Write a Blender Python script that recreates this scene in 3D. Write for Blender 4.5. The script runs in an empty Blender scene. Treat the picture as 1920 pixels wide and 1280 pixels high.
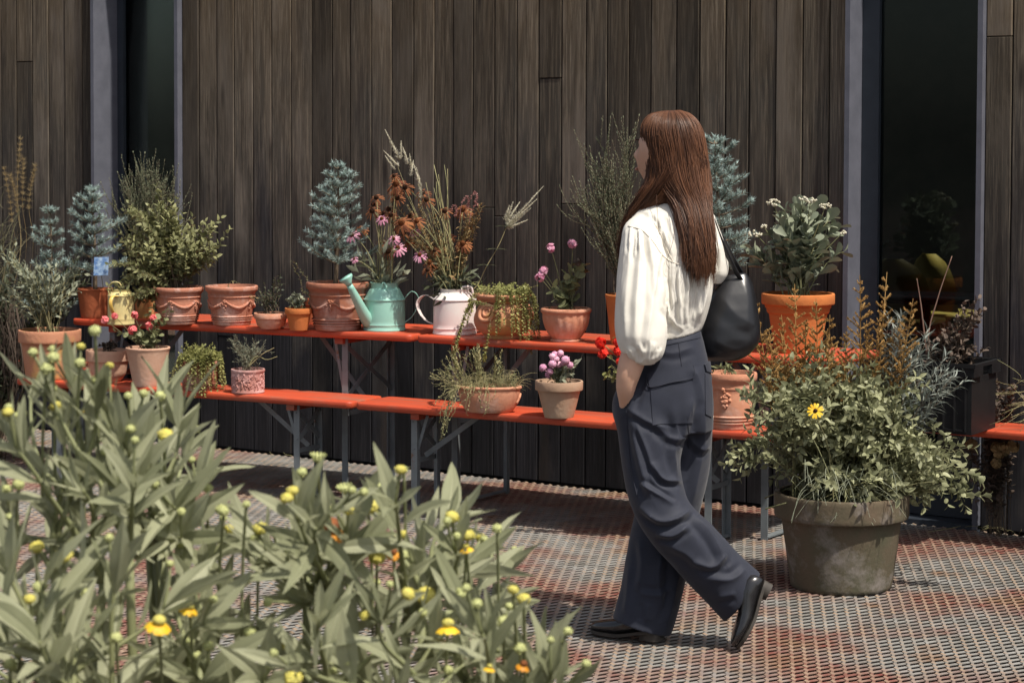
import bpy, math, random
import numpy as np
from math import sin, cos, tan, pi, radians, exp, sqrt
from mathutils import Vector, Matrix
from mathutils.bvhtree import BVHTree

# ------------------------------------------------------------------ camera, sky, sun, exposure
sc = bpy.context.scene
C = bpy.data.collections.new('place'); sc.collection.children.link(C)
F = 4100.; YAW = radians(34); PITCH = radians(2.5); ROLL = .003; SH = -198.99
CAM = np.array([5.4518, -8.2624, 1.55])
fw = np.array([-sin(YAW)*cos(PITCH), cos(YAW)*cos(PITCH), -sin(PITCH)])
_r = np.array([cos(YAW), sin(YAW), 0.]); _u = np.cross(_r, fw)
rt = cos(ROLL)*_r + sin(ROLL)*_u; upv = -sin(ROLL)*_r + cos(ROLL)*_u
RH = np.array([cos(YAW), sin(YAW), 0.])        # horizontal, across the view
DH = np.array([-sin(YAW), cos(YAW), 0.])       # horizontal, away from the viewer
UZ = np.array([0., 0., 1.])
cam = bpy.data.cameras.new('camera'); camo = bpy.data.objects.new('camera', cam); C.objects.link(camo)
cam.sensor_width = 36; cam.lens = F*36/1920; cam.shift_y = SH/1920; cam.clip_start = .1; cam.clip_end = 400
m = Matrix(((rt[0], upv[0], -fw[0], CAM[0]), (rt[1], upv[1], -fw[1], CAM[1]), (rt[2], upv[2], -fw[2], CAM[2]), (0, 0, 0, 1)))
camo.matrix_world = m
cam.dof.use_dof = True; cam.dof.focus_distance = 7.6; cam.dof.aperture_fstop = 11
sc.camera = camo
EL = radians(60)
w = bpy.data.worlds.new('World'); sc.world = w; w.use_nodes = True
nt = w.node_tree; bg = nt.nodes['Background']; sk = nt.nodes.new('ShaderNodeTexSky'); sk.sky_type = 'NISHITA'
sk.sun_disc = False; sk.sun_elevation = EL; sk.sun_rotation = radians(103); sk.air_density = 1.0; sk.dust_density = 3.5
hs = nt.nodes.new('ShaderNodeHueSaturation'); hs.inputs['Saturation'].default_value = .55; nt.links.new(sk.outputs[0], hs.inputs['Color']); nt.links.new(hs.outputs[0], bg.inputs[0]); bg.inputs[1].default_value = .10
sun = bpy.data.lights.new('sun', 'SUN'); suno = bpy.data.objects.new('sun', sun); C.objects.link(suno)
sun.energy = 4.4; sun.angle = radians(1.2); sun.color = (1, .93, .82)
suno.rotation_euler = Vector((-cos(EL)*.975, cos(EL)*.22, -sin(EL))).to_track_quat('-Z', 'Y').to_euler(); suno.location = (4, -3, 8)
sc.view_settings.view_transform = 'Standard'; sc.view_settings.look = 'None'; sc.view_settings.exposure = .42; sc.view_settings.gamma = 1
sc.cycles.transparent_max_bounces = 8; sc.cycles.max_bounces = 8

def ray(u, v): return fw + rt*((u-960)/F) - upv*((v-640-SH)/F)
def at(u, v, z=0.):                            # where the sight line through (u, v) meets the height z
    d = ray(u, v); return CAM + d*((z-CAM[2])/d[2])
def aty(u, v, y=0.):
    d = ray(u, v); return CAM + d*((y-CAM[1])/d[1])
def W(u, v, dep): return CAM + ray(u, v)*dep
def depth(p): return float((np.asarray(p)-CAM) @ fw)
def projn(P):
    q = P-CAM; z = q @ fw
    return 960+F*(q @ rt)/z, 640+SH-F*(q @ upv)/z, z
rng = np.random.default_rng(7); R = random.Random(11)
def U(a, b): return R.uniform(a, b)
def nrm(a):
    a = np.asarray(a, float); return a/(np.linalg.norm(a, axis=-1, keepdims=True)+1e-12)

# ------------------------------------------------------------------ mesh collector
class G:
    def __init__(s): s.v = []; s.f = []; s.r = []; s.mi = []; s.n = 0
    def add(s, v, f, rnd=None, mi=0):
        v = np.asarray(v, float).reshape(-1, 3)
        if rnd is None: rnd = R.random()
        s.v.append(v); s.r.append(np.broadcast_to(np.asarray(rnd, float), (len(v),)))
        if isinstance(f, np.ndarray): f = [f]
        else:
            d = {}
            for q in f: d.setdefault(len(q), []).append(q)
            f = [np.array(q) for q in d.values()]
        for q in f: s.f.append(q+s.n); s.mi.append(np.full(len(q), mi))
        s.n += len(v)
    def merge(s, g):
        for v, r in zip(g.v, g.r): s.v.append(v); s.r.append(r)
        for f, mm in zip(g.f, g.mi): s.f.append(f+s.n); s.mi.append(mm)
        s.n += g.n
    def mesh(s, name, mats, org=(0, 0, 0), smooth=True):
        me = bpy.data.meshes.new(name)
        V = np.concatenate(s.v)-np.asarray(org, float)
        me.vertices.add(len(V)); me.vertices.foreach_set('co', V.ravel())
        tot = np.concatenate([np.full(len(f), f.shape[1]) for f in s.f])
        me.loops.add(int(tot.sum())); me.polygons.add(len(tot))
        me.loops.foreach_set('vertex_index', np.concatenate([f.ravel() for f in s.f]).astype(np.int32))
        me.polygons.foreach_set('loop_start', np.concatenate([[0], np.cumsum(tot)[:-1]]).astype(np.int32))
        me.polygons.foreach_set('material_index', np.concatenate(s.mi).astype(np.int32))
        me.polygons.foreach_set('use_smooth', np.full(len(tot), bool(smooth)))
        me.update(calc_edges=True)
        a = me.attributes.new('rnd', 'FLOAT', 'POINT'); a.data.foreach_set('value', np.concatenate(s.r).astype(np.float32))
        for mt in (mats if isinstance(mats, (list, tuple)) else [mats]): me.materials.append(mt)
        return me
    def build(s, name, mats, parent=None, org=None, smooth=True, local=False, auto=None):
        if s.n == 0: return None
        if org is None: org = tuple(parent['_o']) if (parent is not None and not local) else (0, 0, 0)
        o = bpy.data.objects.new(name, s.mesh(name, mats, org, smooth)); C.objects.link(o)
        if parent is not None:
            o.parent = parent; o['_o'] = [float(x) for x in org]
        else: o.location = org
        if auto:
            md = o.modifiers.new('edge', 'EDGE_SPLIT'); md.split_angle = radians(auto)
        return o

def thing(name, label, cat, loc=(0, 0, 0), rotz=0, group=None):
    o = bpy.data.objects.new(name, None); C.objects.link(o); o.location = tuple(float(x) for x in loc); o.rotation_euler = (0, 0, rotz)
    o.empty_display_size = .1; o['_o'] = [float(x) for x in loc]; o['label'] = label; o['category'] = cat
    if group: o['group'] = group
    return o
def tag(o, label, cat, group=None):
    o['label'] = label; o['category'] = cat
    if group: o['group'] = group
    return o

def frames(p):
    t = np.gradient(p, axis=0); t = nrm(t)
    a = np.array([0, 0, 1.]) if abs(t[0][2]) < .9 else np.array([1., 0, 0])
    n = nrm(np.cross(t[0], a)); N = [n]
    for i in range(1, len(p)):
        n = n - t[i]*(n @ t[i]); n = nrm(n); N.append(n)
    N = np.array(N); return t, N, np.cross(t, N)
def tube(g, p, r, n=6, rnd=None, mi=0, flat=1., cap=True, n0=None):
    p = np.asarray(p, float); k = len(p); r = np.broadcast_to(np.asarray(r, float), (k,))
    t, N, B = frames(p)
    if n0 is not None:
        N = nrm(np.asarray(n0)-t*(t @ np.asarray(n0))[:, None]); B = np.cross(t, N)
    a = np.arange(n)*2*pi/n
    V = p[:, None]+r[:, None, None]*(np.cos(a)[None, :, None]*N[:, None]+flat*np.sin(a)[None, :, None]*B[:, None])
    i = np.arange(k-1)[:, None]*n; j = np.arange(n)[None]; j2 = (j+1) % n
    f = np.stack([i+j, i+j2, i+n+j2, i+n+j], -1).reshape(-1, 4)
    fs = [f]
    if cap:
        fs += [np.arange(n)[::-1][None], (np.arange(n)+(k-1)*n)[None]]
    if rnd is None: rnd = R.random()
    s0 = g.n; V = V.reshape(-1, 3); g.v.append(V); g.r.append(np.broadcast_to(np.asarray(rnd, float), (len(V),)))
    for q in fs: g.f.append(q+s0); g.mi.append(np.full(len(q), mi))
    g.n += len(V)
def ribbon(g, p, r, side, rnd=None):
    p = np.asarray(p); r = np.broadcast_to(np.asarray(r, float), (len(p),)); s = np.asarray(side, float)
    V = np.concatenate([p-s*r[:, None], p+s*r[:, None]]); k = len(p); i = np.arange(k-1)
    g.add(V, np.stack([i, i+1, k+i+1, k+i], -1), rnd)
def lathe(g, prof, n=40, c=(0, 0, 0), sx=1., sy=1., rot=0., rnd=None, wob=None, mi=0):
    prof = np.asarray(prof, float); k = len(prof); a = np.arange(n)*2*pi/n
    rr = prof[:, 0][:, None]*np.ones(n)[None]
    if wob is not None: rr = rr*wob(a[None], prof[:, 1][:, None])
    x = rr*np.cos(a)*sx; y = rr*np.sin(a)*sy
    X = x*cos(rot)-y*sin(rot)+c[0]; Y = x*sin(rot)+y*cos(rot)+c[1]; Z = np.repeat(prof[:, 1][:, None], n, 1)+c[2]
    V = np.stack([X, Y, Z], -1).reshape(-1, 3)
    i = np.arange(k-1)[:, None]*n; j = np.arange(n)[None]; j2 = (j+1) % n
    f = np.stack([i+j, i+j2, i+n+j2, i+n+j], -1).reshape(-1, 4)
    g.add(V, [f, np.arange(n)[::-1][None], (np.arange(n)+(k-1)*n)[None]][:3] if False else f, rnd, mi)
    g.add(V[:n], [list(range(n))[::-1]], rnd, mi); g.add(V[-n:], [list(range(n))], rnd, mi)
def slab(g, out, z0, z1, b=.004, rnd=None, mi=0):
    out = np.asarray(out, float); c = out.mean(0); n = len(out)
    d = nrm(np.roll(out, -1, 0)-np.roll(out, 1, 0)); nn = np.stack([d[:, 1], -d[:, 0]], -1)
    L = []
    for o_, z in ((b, z0), (0, z0+b), (0, z1-b), (b*.35, z1-b*.3), (b*1.4, z1)):
        q = out-nn*o_; L.append(np.column_stack([q, np.full(n, z)]))
    V = np.concatenate(L); j = np.arange(n); j2 = (j+1) % n; fs = []
    for i in range(4): fs.append(np.stack([i*n+j, i*n+j2, (i+1)*n+j2, (i+1)*n+j], -1))
    fs += [j[::-1][None], (4*n+j)[None]]
    s0 = g.n; g.v.append(V); g.r.append(np.full(len(V), R.random() if rnd is None else rnd))
    for q in fs: g.f.append(q+s0); g.mi.append(np.full(len(q), mi))
    g.n += len(V)
def rrect(x0, x1, y0, y1, r=.02, n=5):
    P = []
    for cx, cy, a0 in ((x1-r, y0+r, -pi/2), (x1-r, y1-r, 0), (x0+r, y1-r, pi/2), (x0+r, y0+r, pi)):
        for k in range(n+1): P.append((cx+r*cos(a0+k*pi/2/n), cy+r*sin(a0+k*pi/2/n)))
    return P
def box(g, x0, x1, y0, y1, z0, z1, rnd=None, mi=0, b=0):
    if b: return slab(g, rrect(x0, x1, y0, y1, b, 2), z0, z1, b, rnd, mi)
    V = [(x, y, z) for z in (z0, z1) for x, y in ((x0, y0), (x1, y0), (x1, y1), (x0, y1))]
    g.add(V, np.array([(3, 2, 1, 0), (4, 5, 6, 7), (0, 1, 5, 4), (1, 2, 6, 5), (2, 3, 7, 6), (3, 0, 4, 7)]), rnd, mi)
def bar(g, a, b, w, t, n0=(0, 1, 0), rnd=None):    # flat bar from a to b
    a = np.asarray(a, float); b = np.asarray(b, float); d = nrm(b-a); n = nrm(np.asarray(n0, float)-d*(d @ np.asarray(n0, float))); s = np.cross(d, n)
    V = [p+x*s*w/2+y*n*t/2 for p in (a, b) for x, y in ((-1, -1), (1, -1), (1, 1), (-1, 1))]
    g.add(V, np.array([(3, 2, 1, 0), (4, 5, 6, 7), (0, 1, 5, 4), (1, 2, 6, 5), (2, 3, 7, 6), (3, 0, 4, 7)]), rnd)
def ball(g, c, r, n=8, m=6, sq=(1, 1, 1), rnd=None, mi=0):
    a = np.arange(n)*2*pi/n; b = np.linspace(.02, pi-.02, m)
    V = np.stack([np.outer(np.sin(b), np.cos(a))*r*sq[0], np.outer(np.sin(b), np.sin(a))*r*sq[1], np.outer(np.cos(b), np.ones(n))*r*sq[2]], -1).reshape(-1, 3)+np.asarray(c)
    i = np.arange(m-1)[:, None]*n; j = np.arange(n)[None]; j2 = (j+1) % n
    g.add(V, np.stack([i+j, i+n+j, i+n+j2, i+j2], -1).reshape(-1, 4), rnd, mi)

TM = {'lance': ([0, .15, .4, .72, 1], [.12, .62, 1, .6, .02]), 'ovate': ([0, .2, .45, .75, 1], [.1, .85, 1, .62, .03]),
      'round': ([0, .12, .4, .8, 1], [.3, .85, 1.05, .8, .2]), 'obov': ([0, .3, .65, .88, 1], [.15, .5, 1, .85, .25]),
      'blade': ([0, .35, .7, 1], [.8, 1, .7, .05]), 'ndl': ([0, 1], [1, .1]), 'pet': ([0, .4, .85, 1], [.45, .9, 1, .6])}
def leaves(g, P, D, N, L, Wd, t='lance', droop=.15, fold=.25, rnd=None):
    P = np.asarray(P, float).reshape(-1, 3); n = len(P)
    if n == 0: return
    D = nrm(np.asarray(D, float).reshape(-1, 3)); N = np.asarray(N, float).reshape(-1, 3)
    N = nrm(N-D*(N*D).sum(1, keepdims=True)); S = np.cross(D, N)
    L = np.broadcast_to(np.asarray(L, float), (n,)); Wd = np.broadcast_to(np.asarray(Wd, float), (n,)); dr = np.broadcast_to(np.asarray(droop, float), (n,))
    tt, ww = map(np.array, TM[t]); k = len(tt)
    mid = P[:, None]+D[:, None]*(L[:, None]*tt)[..., None]-N[:, None]*((dr*L)[:, None]*tt**2)[..., None]
    off = S[:, None]*(Wd[:, None]/2*ww)[..., None]; lift = N[:, None]*(Wd[:, None]/2*ww*fold)[..., None]
    if rnd is None: rnd = rng.random(n)
    rnd = np.broadcast_to(rnd, (n,))
    if t in ('ndl', 'pet') or fold == 0:
        V = np.stack([mid-off, mid+off], 2).reshape(-1, 3); m_ = 2
        b = (np.arange(n)*k*2)[:, None]+(np.arange(k-1)*2)[None]
        f = np.stack([b, b+1, b+3, b+2], -1).reshape(-1, 4)
    else:
        V = np.stack([mid-off+lift, mid, mid+off+lift], 2).reshape(-1, 3); m_ = 3
        b = (np.arange(n)*k*3)[:, None]+(np.arange(k-1)*3)[None]
        f = np.concatenate([np.stack([b, b+1, b+4, b+3], -1).reshape(-1, 4), np.stack([b+1, b+2, b+5, b+4], -1).reshape(-1, 4)])
    g.add(V, f, np.repeat(rnd, k*m_))
def fineleaf(g, P, D, N, l_, wd, droop, rnd):
    """one large leaf: nine rows, raised midrib, waved edges, a little twist"""
    D = nrm(D); N = nrm(N-D*(N @ D)); S = np.cross(D, N); t = np.array([0, .1, .22, .35, .5, .64, .78, .9, 1.]); w = np.array([.12, .40, .72, .94, 1., .88, .62, .32, .02])*(1+.05*rng.normal(size=9))
    tw = rng.normal()*.5*t; sb = rng.normal()*.22; ph = rng.random()*6; V = []; r_ = []
    for i in range(9):
        c = P+D*l_*t[i]-N*droop*l_*t[i]**2+S*sb*l_*t[i]**2*.5; s_ = S*cos(tw[i])+N*sin(tw[i]); n_ = N*cos(tw[i])-S*sin(tw[i])
        for x, q in ((-1, 0), (-.5, .10), (-.07, .12), (0, .62), (.07, .12), (.5, .10), (1, 0)):
            V.append(c+s_*x*wd/2*w[i]+n_*(abs(x)*.30*wd/2*w[i]+(abs(x) > .9)*.05*wd*sin(ph+i*1.7+x)-(x == 0)*.02*wd)); r_.append(rnd+q*(1-.5*t[i])-.10*(abs(x) == .5)*(i % 2))
    b = (np.arange(8)*7)[:, None]+np.arange(6)[None]; g.add(V, np.stack([b, b+1, b+8, b+7], -1).reshape(-1, 4), np.clip(r_, 0, 1.3))
def rv(n=None):
    v = rng.normal(size=(3,) if n is None else (n, 3)); return nrm(v)
def bez(a, c, b, n=10):
    t = np.linspace(0, 1, n)[:, None]; return (1-t)**2*np.asarray(a)+2*t*(1-t)*np.asarray(c)+t*t*np.asarray(b)
def cat(P, n=24):
    """smooth curve through points"""
    P = np.asarray(P, float); m_ = len(P); Q = np.concatenate([[2*P[0]-P[1]], P, [2*P[-1]-P[-2]]]); out = []
    for tt in np.linspace(0, m_-1-1e-6, n):
        i = int(tt); t = tt-i; a, b, c, d = Q[i:i+4]
        out.append(.5*((2*b)+(-a+c)*t+(2*a-5*b+4*c-d)*t*t+(-a+3*b-3*c+d)*t**3))
    return np.array(out)

# ------------------------------------------------------------------ materials
def M(name, c1, c2=None, scale=8., rough=.8, bump=0., bscale=None, attr=False, trans=0., metal=0., spec=.4, stretch=(1, 1, 1), hi=(.35, .65), c3=None, s3=3., h3=(.55, .65), coat=0.):
    mt = bpy.data.materials.new(name); mt.use_nodes = True; t = mt.node_tree; N = t.nodes; L = t.links; b = N['Principled BSDF']
    b.inputs['Roughness'].default_value = rough; b.inputs['Metallic'].default_value = metal; b.inputs['Specular IOR Level'].default_value = spec
    b.inputs['Coat Weight'].default_value = coat
    tc = N.new('ShaderNodeTexCoord'); mp = N.new('ShaderNodeMapping'); mp.inputs['Scale'].default_value = stretch; L.new(tc.outputs['Object'], mp.inputs[0])
    col = None
    if c2 is not None:
        mx = N.new('ShaderNodeMix'); mx.data_type = 'RGBA'; mx.inputs[6].default_value = (*c1, 1); mx.inputs[7].default_value = (*c2, 1)
        if attr:
            at_ = N.new('ShaderNodeAttribute'); at_.attribute_name = 'rnd'; L.new(at_.outputs['Fac'], mx.inputs[0])
        else:
            nz = N.new('ShaderNodeTexNoise'); nz.inputs['Scale'].default_value = scale; nz.inputs['Detail'].default_value = 6; nz.inputs['Roughness'].default_value = .62
            mr = N.new('ShaderNodeMapRange'); mr.inputs[1].default_value = hi[0]; mr.inputs[2].default_value = hi[1]
            L.new(mp.outputs[0], nz.inputs[0]); L.new(nz.outputs[0], mr.inputs[0]); L.new(mr.outputs[0], mx.inputs[0])
        col = mx.outputs[2]
        if c3 is not None:
            nz = N.new('ShaderNodeTexNoise'); nz.inputs['Scale'].default_value = s3; nz.inputs['Detail'].default_value = 8; nz.inputs['Roughness'].default_value = .7
            mr = N.new('ShaderNodeMapRange'); mr.inputs[1].default_value = h3[0]; mr.inputs[2].default_value = h3[1]
            m2 = N.new('ShaderNodeMix'); m2.data_type = 'RGBA'; L.new(mp.outputs[0], nz.inputs[0]); L.new(nz.outputs[0], mr.inputs[0]); L.new(mr.outputs[0], m2.inputs[0])
            L.new(col, m2.inputs[6]); m2.inputs[7].default_value = (*c3, 1); col = m2.outputs[2]
        L.new(col, b.inputs['Base Color'])
    else: b.inputs['Base Color'].default_value = (*c1, 1)
    if bump:
        nz = N.new('ShaderNodeTexNoise'); nz.inputs['Scale'].default_value = bscale or scale*3; nz.inputs['Detail'].default_value = 5
        bp = N.new('ShaderNodeBump'); bp.inputs['Strength'].default_value = bump; bp.inputs['Distance'].default_value = .004
        L.new(mp.outputs[0], nz.inputs[0]); L.new(nz.outputs[0], bp.inputs['Height']); L.new(bp.outputs[0], b.inputs['Normal'])
    if trans:
        tr = N.new('ShaderNodeBsdfTranslucent'); ms = N.new('ShaderNodeMixShader'); ms.inputs[0].default_value = trans
        if col is not None: L.new(col, tr.inputs[0])
        else: tr.inputs[0].default_value = (*c1, 1)
        L.new(b.outputs[0], ms.inputs[1]); L.new(tr.outputs[0], ms.inputs[2]); L.new(ms.outputs[0], N['Material Output'].inputs[0])
    return mt
def leafm(name, a, b, rough=.55, trans=.3): return M(name, a, b, attr=True, rough=rough, trans=trans, spec=.35)
def terra(name, a, b, bloom, h3=(.5, .62), s=14.): return M(name, a, b, scale=s, rough=.9, bump=.35, bscale=70, c3=bloom, s3=7., h3=h3, spec=.2)
T_pink = terra('terracotta_pink', (.46, .20, .13), (.36, .15, .10), (.58, .38, .32))
T_dull = terra('terracotta_dull', (.36, .15, .09), (.26, .10, .065), (.46, .30, .25), (.48, .66))
T_org = terra('terracotta_orange', (.52, .17, .05), (.44, .14, .045), (.5, .24, .12), (.6, .8))
T_red = terra('terracotta_red', (.36, .105, .045), (.28, .08, .035), (.4, .2, .12), (.6, .8))
T_beige = terra('terracotta_beige', (.56, .35, .25), (.48, .28, .19), (.62, .45, .36), (.5, .75))
T_sand = terra('clay_sand', (.42, .28, .19), (.34, .22, .15), (.46, .34, .25), (.5, .7))
T_sal = terra('terracotta_salmon', (.56, .27, .17), (.47, .20, .12), (.62, .42, .34), (.5, .7))
T_stain = terra('terracotta_stained', (.52, .25, .15), (.44, .19, .11), (.47, .28, .10), (.5, .64), 6.)
T_old = terra('terracotta_weathered', (.125, .090, .062), (.085, .082, .052), (.21, .185, .165), (.50, .66), 4.5)
T_gold = terra('terracotta_ochre', (.50, .23, .11), (.42, .26, .08), (.44, .25, .09), (.5, .66), 6.)
SOIL = M('soil', (.035, .022, .014), (.07, .045, .03), scale=60, bump=1., bscale=90)
STEM = M('stem_green', (.12, .13, .06), (.16, .15, .07), attr=True, rough=.7)
TWIG = M('stem_brown', (.10, .07, .045), (.16, .12, .08), attr=True, rough=.8)
STRAW = M('stem_straw', (.34, .29, .15), (.24, .24, .11), attr=True, rough=.7)
# ------------------------------------------------------------------ the floor of expanded metal, the ground below, the planting bed
def floor_mat():
    mt = bpy.data.materials.new('rusty_mesh'); mt.use_nodes = True; t = mt.node_tree; N = t.nodes; L = t.links; b = N['Principled BSDF']
    tc = N.new('ShaderNodeTexCoord')
    def noise(s, d=6, r=.6):
        z = N.new('ShaderNodeTexNoise'); z.inputs['Scale'].default_value = s; z.inputs['Detail'].default_value = d; z.inputs['Roughness'].default_value = r
        L.new(tc.outputs['Object'], z.inputs[0]); return z.outputs[0]
    def rng_(x, a, c):
        r = N.new('ShaderNodeMapRange'); r.inputs[1].default_value = a; r.inputs[2].default_value = c; L.new(x, r.inputs[0]); return r.outputs[0]
    def mix(f, a, c):
        x = N.new('ShaderNodeMix'); x.data_type = 'RGBA'
        for i, q in ((0, f), (6, a), (7, c)):
            if isinstance(q, tuple): x.inputs[i].default_value = (*q, 1)
            elif isinstance(q, float): x.inputs[i].default_value = q
            else: L.new(q, x.inputs[i])
        return x.outputs[2]
    c = mix(rng_(noise(9, 8), .35, .68), (.262, .256, .242), (.14, .132, .118))
    c = mix(rng_(noise(1.35, 4, .6), .47, .60), c, mix(rng_(noise(24, 5), .35, .6), (.17, .055, .042), (.21, .13, .10)))
    c = mix(rng_(noise(3.1, 5), .58, .68), c, (.20, .12, .075))
    at_ = N.new('ShaderNodeAttribute'); at_.attribute_name = 'rnd'
    mm = N.new('ShaderNodeMath'); mm.operation = 'MULTIPLY'; L.new(at_.outputs['Fac'], mm.inputs[0]); L.new(rng_(noise(6, 5), .38, .6), mm.inputs[1])
    c = mix(mm.outputs[0], c, (.30, .215, .15))
    L.new(c, b.inputs['Base Color']); b.inputs['Roughness'].default_value = .5; b.inputs['Metallic'].default_value = .15; b.inputs['Specular IOR Level'].default_value = .6
    return mt
def make_floor():
    x0, x1, y0, y1 = -5.4, 5.2, -5.2, .0; s = .0215; q = .041; bl = .008
    nr = int((x1-x0)/s); nk = int((y1-y0)/q)+1
    y = y0+np.arange(nk)*q; ys = np.stack([y-bl/2, y+bl/2], 1).ravel(); ph = np.repeat(np.where(np.arange(nk) % 2 == 0, 1, -1), 2)
    i = np.arange(nr); X = (x0+i*s)[:, None]+(s/2-.0030)*ph[None]*np.where(i % 2 == 0, 1, -1)[:, None]
    Y = np.repeat(ys[None], nr, 0); n = len(ys)
    a = -radians(15); hw, ht = .0050, .0013
    offs = [(-hw*cos(a)-ht*sin(a), -hw*sin(a)+ht*cos(a)), (-hw*cos(a)+ht*sin(a), -hw*sin(a)-ht*cos(a)), (hw*cos(a)+ht*sin(a), hw*sin(a)-ht*cos(a)), (hw*cos(a)-ht*sin(a), hw*sin(a)+ht*cos(a))]
    sag = .006*np.sin(X*2.1+.7)*np.sin(Y*1.6)
    V = np.stack([np.stack([X+dx, Y, dz-.005+sag], -1) for dx, dz in offs], 2)   # nr, n, 4, 3
    base = (np.arange(nr)[:, None]*n+np.arange(n-1)[None])*4; fs = []
    for k in range(4):
        k2 = (k+1) % 4; fs.append(np.stack([base+k, base+k2, base+4+k2, base+4+k], -1).reshape(-1, 4))
    g = G(); g.add(V.reshape(-1, 3), np.concatenate(fs), .0)
    # knuckles: thicker welds where neighbouring strands meet
    KX, KY = np.meshgrid(i, np.arange(nk), indexing='ij'); ok = ((KX+KY) % 2 == 0)
    kx = x0+KX[ok]*s+s/2; ky = y0+KY[ok]*q; kz = .006*np.sin(kx*2.1+.7)*np.sin(ky*1.6)-.002
    c = np.stack([kx, ky, kz-.0015], -1); cor = np.array([(-.0075, -.0070, .0026), (.0075, -.0090, -.0010), (.0075, .0070, -.0010), (-.0075, .0090, .0026)])
    V = (c[:, None]+cor[None]).reshape(-1, 3); b_ = np.arange(len(c))[:, None]*4+np.arange(4)[None]
    g.add(V, b_, 1.)
    o = g.build('floor', floor_mat(), smooth=False); o['kind'] = 'structure'
make_floor()
g = G(); g.add([(-60, -60, -.7), (60, -60, -.7), (60, 60, -.7), (-60, 60, -.7)], np.array([(0, 1, 2, 3)]), .5)
o = g.build('ground', M('dark_ground', (.010, .008, .007), (.06, .016, .012), scale=1.6, rough=1, hi=(.5, .6))); o['kind'] = 'structure'
g = G()
bc = CAM+DH*3.1; c3 = np.array([bc[0], bc[1], 0])
for a, b_ in ((-2.2, 1.0),):
    P = [c3+RH*a-DH*1.3, c3+RH*b_-DH*1.3, c3+RH*b_+DH*1.0, c3+RH*a+DH*1.0]
    slab(g, [(p[0], p[1]) for p in P], -.69, .04, .02, .5)
o = g.build('planting_bed', SOIL); o['kind'] = 'structure'

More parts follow.
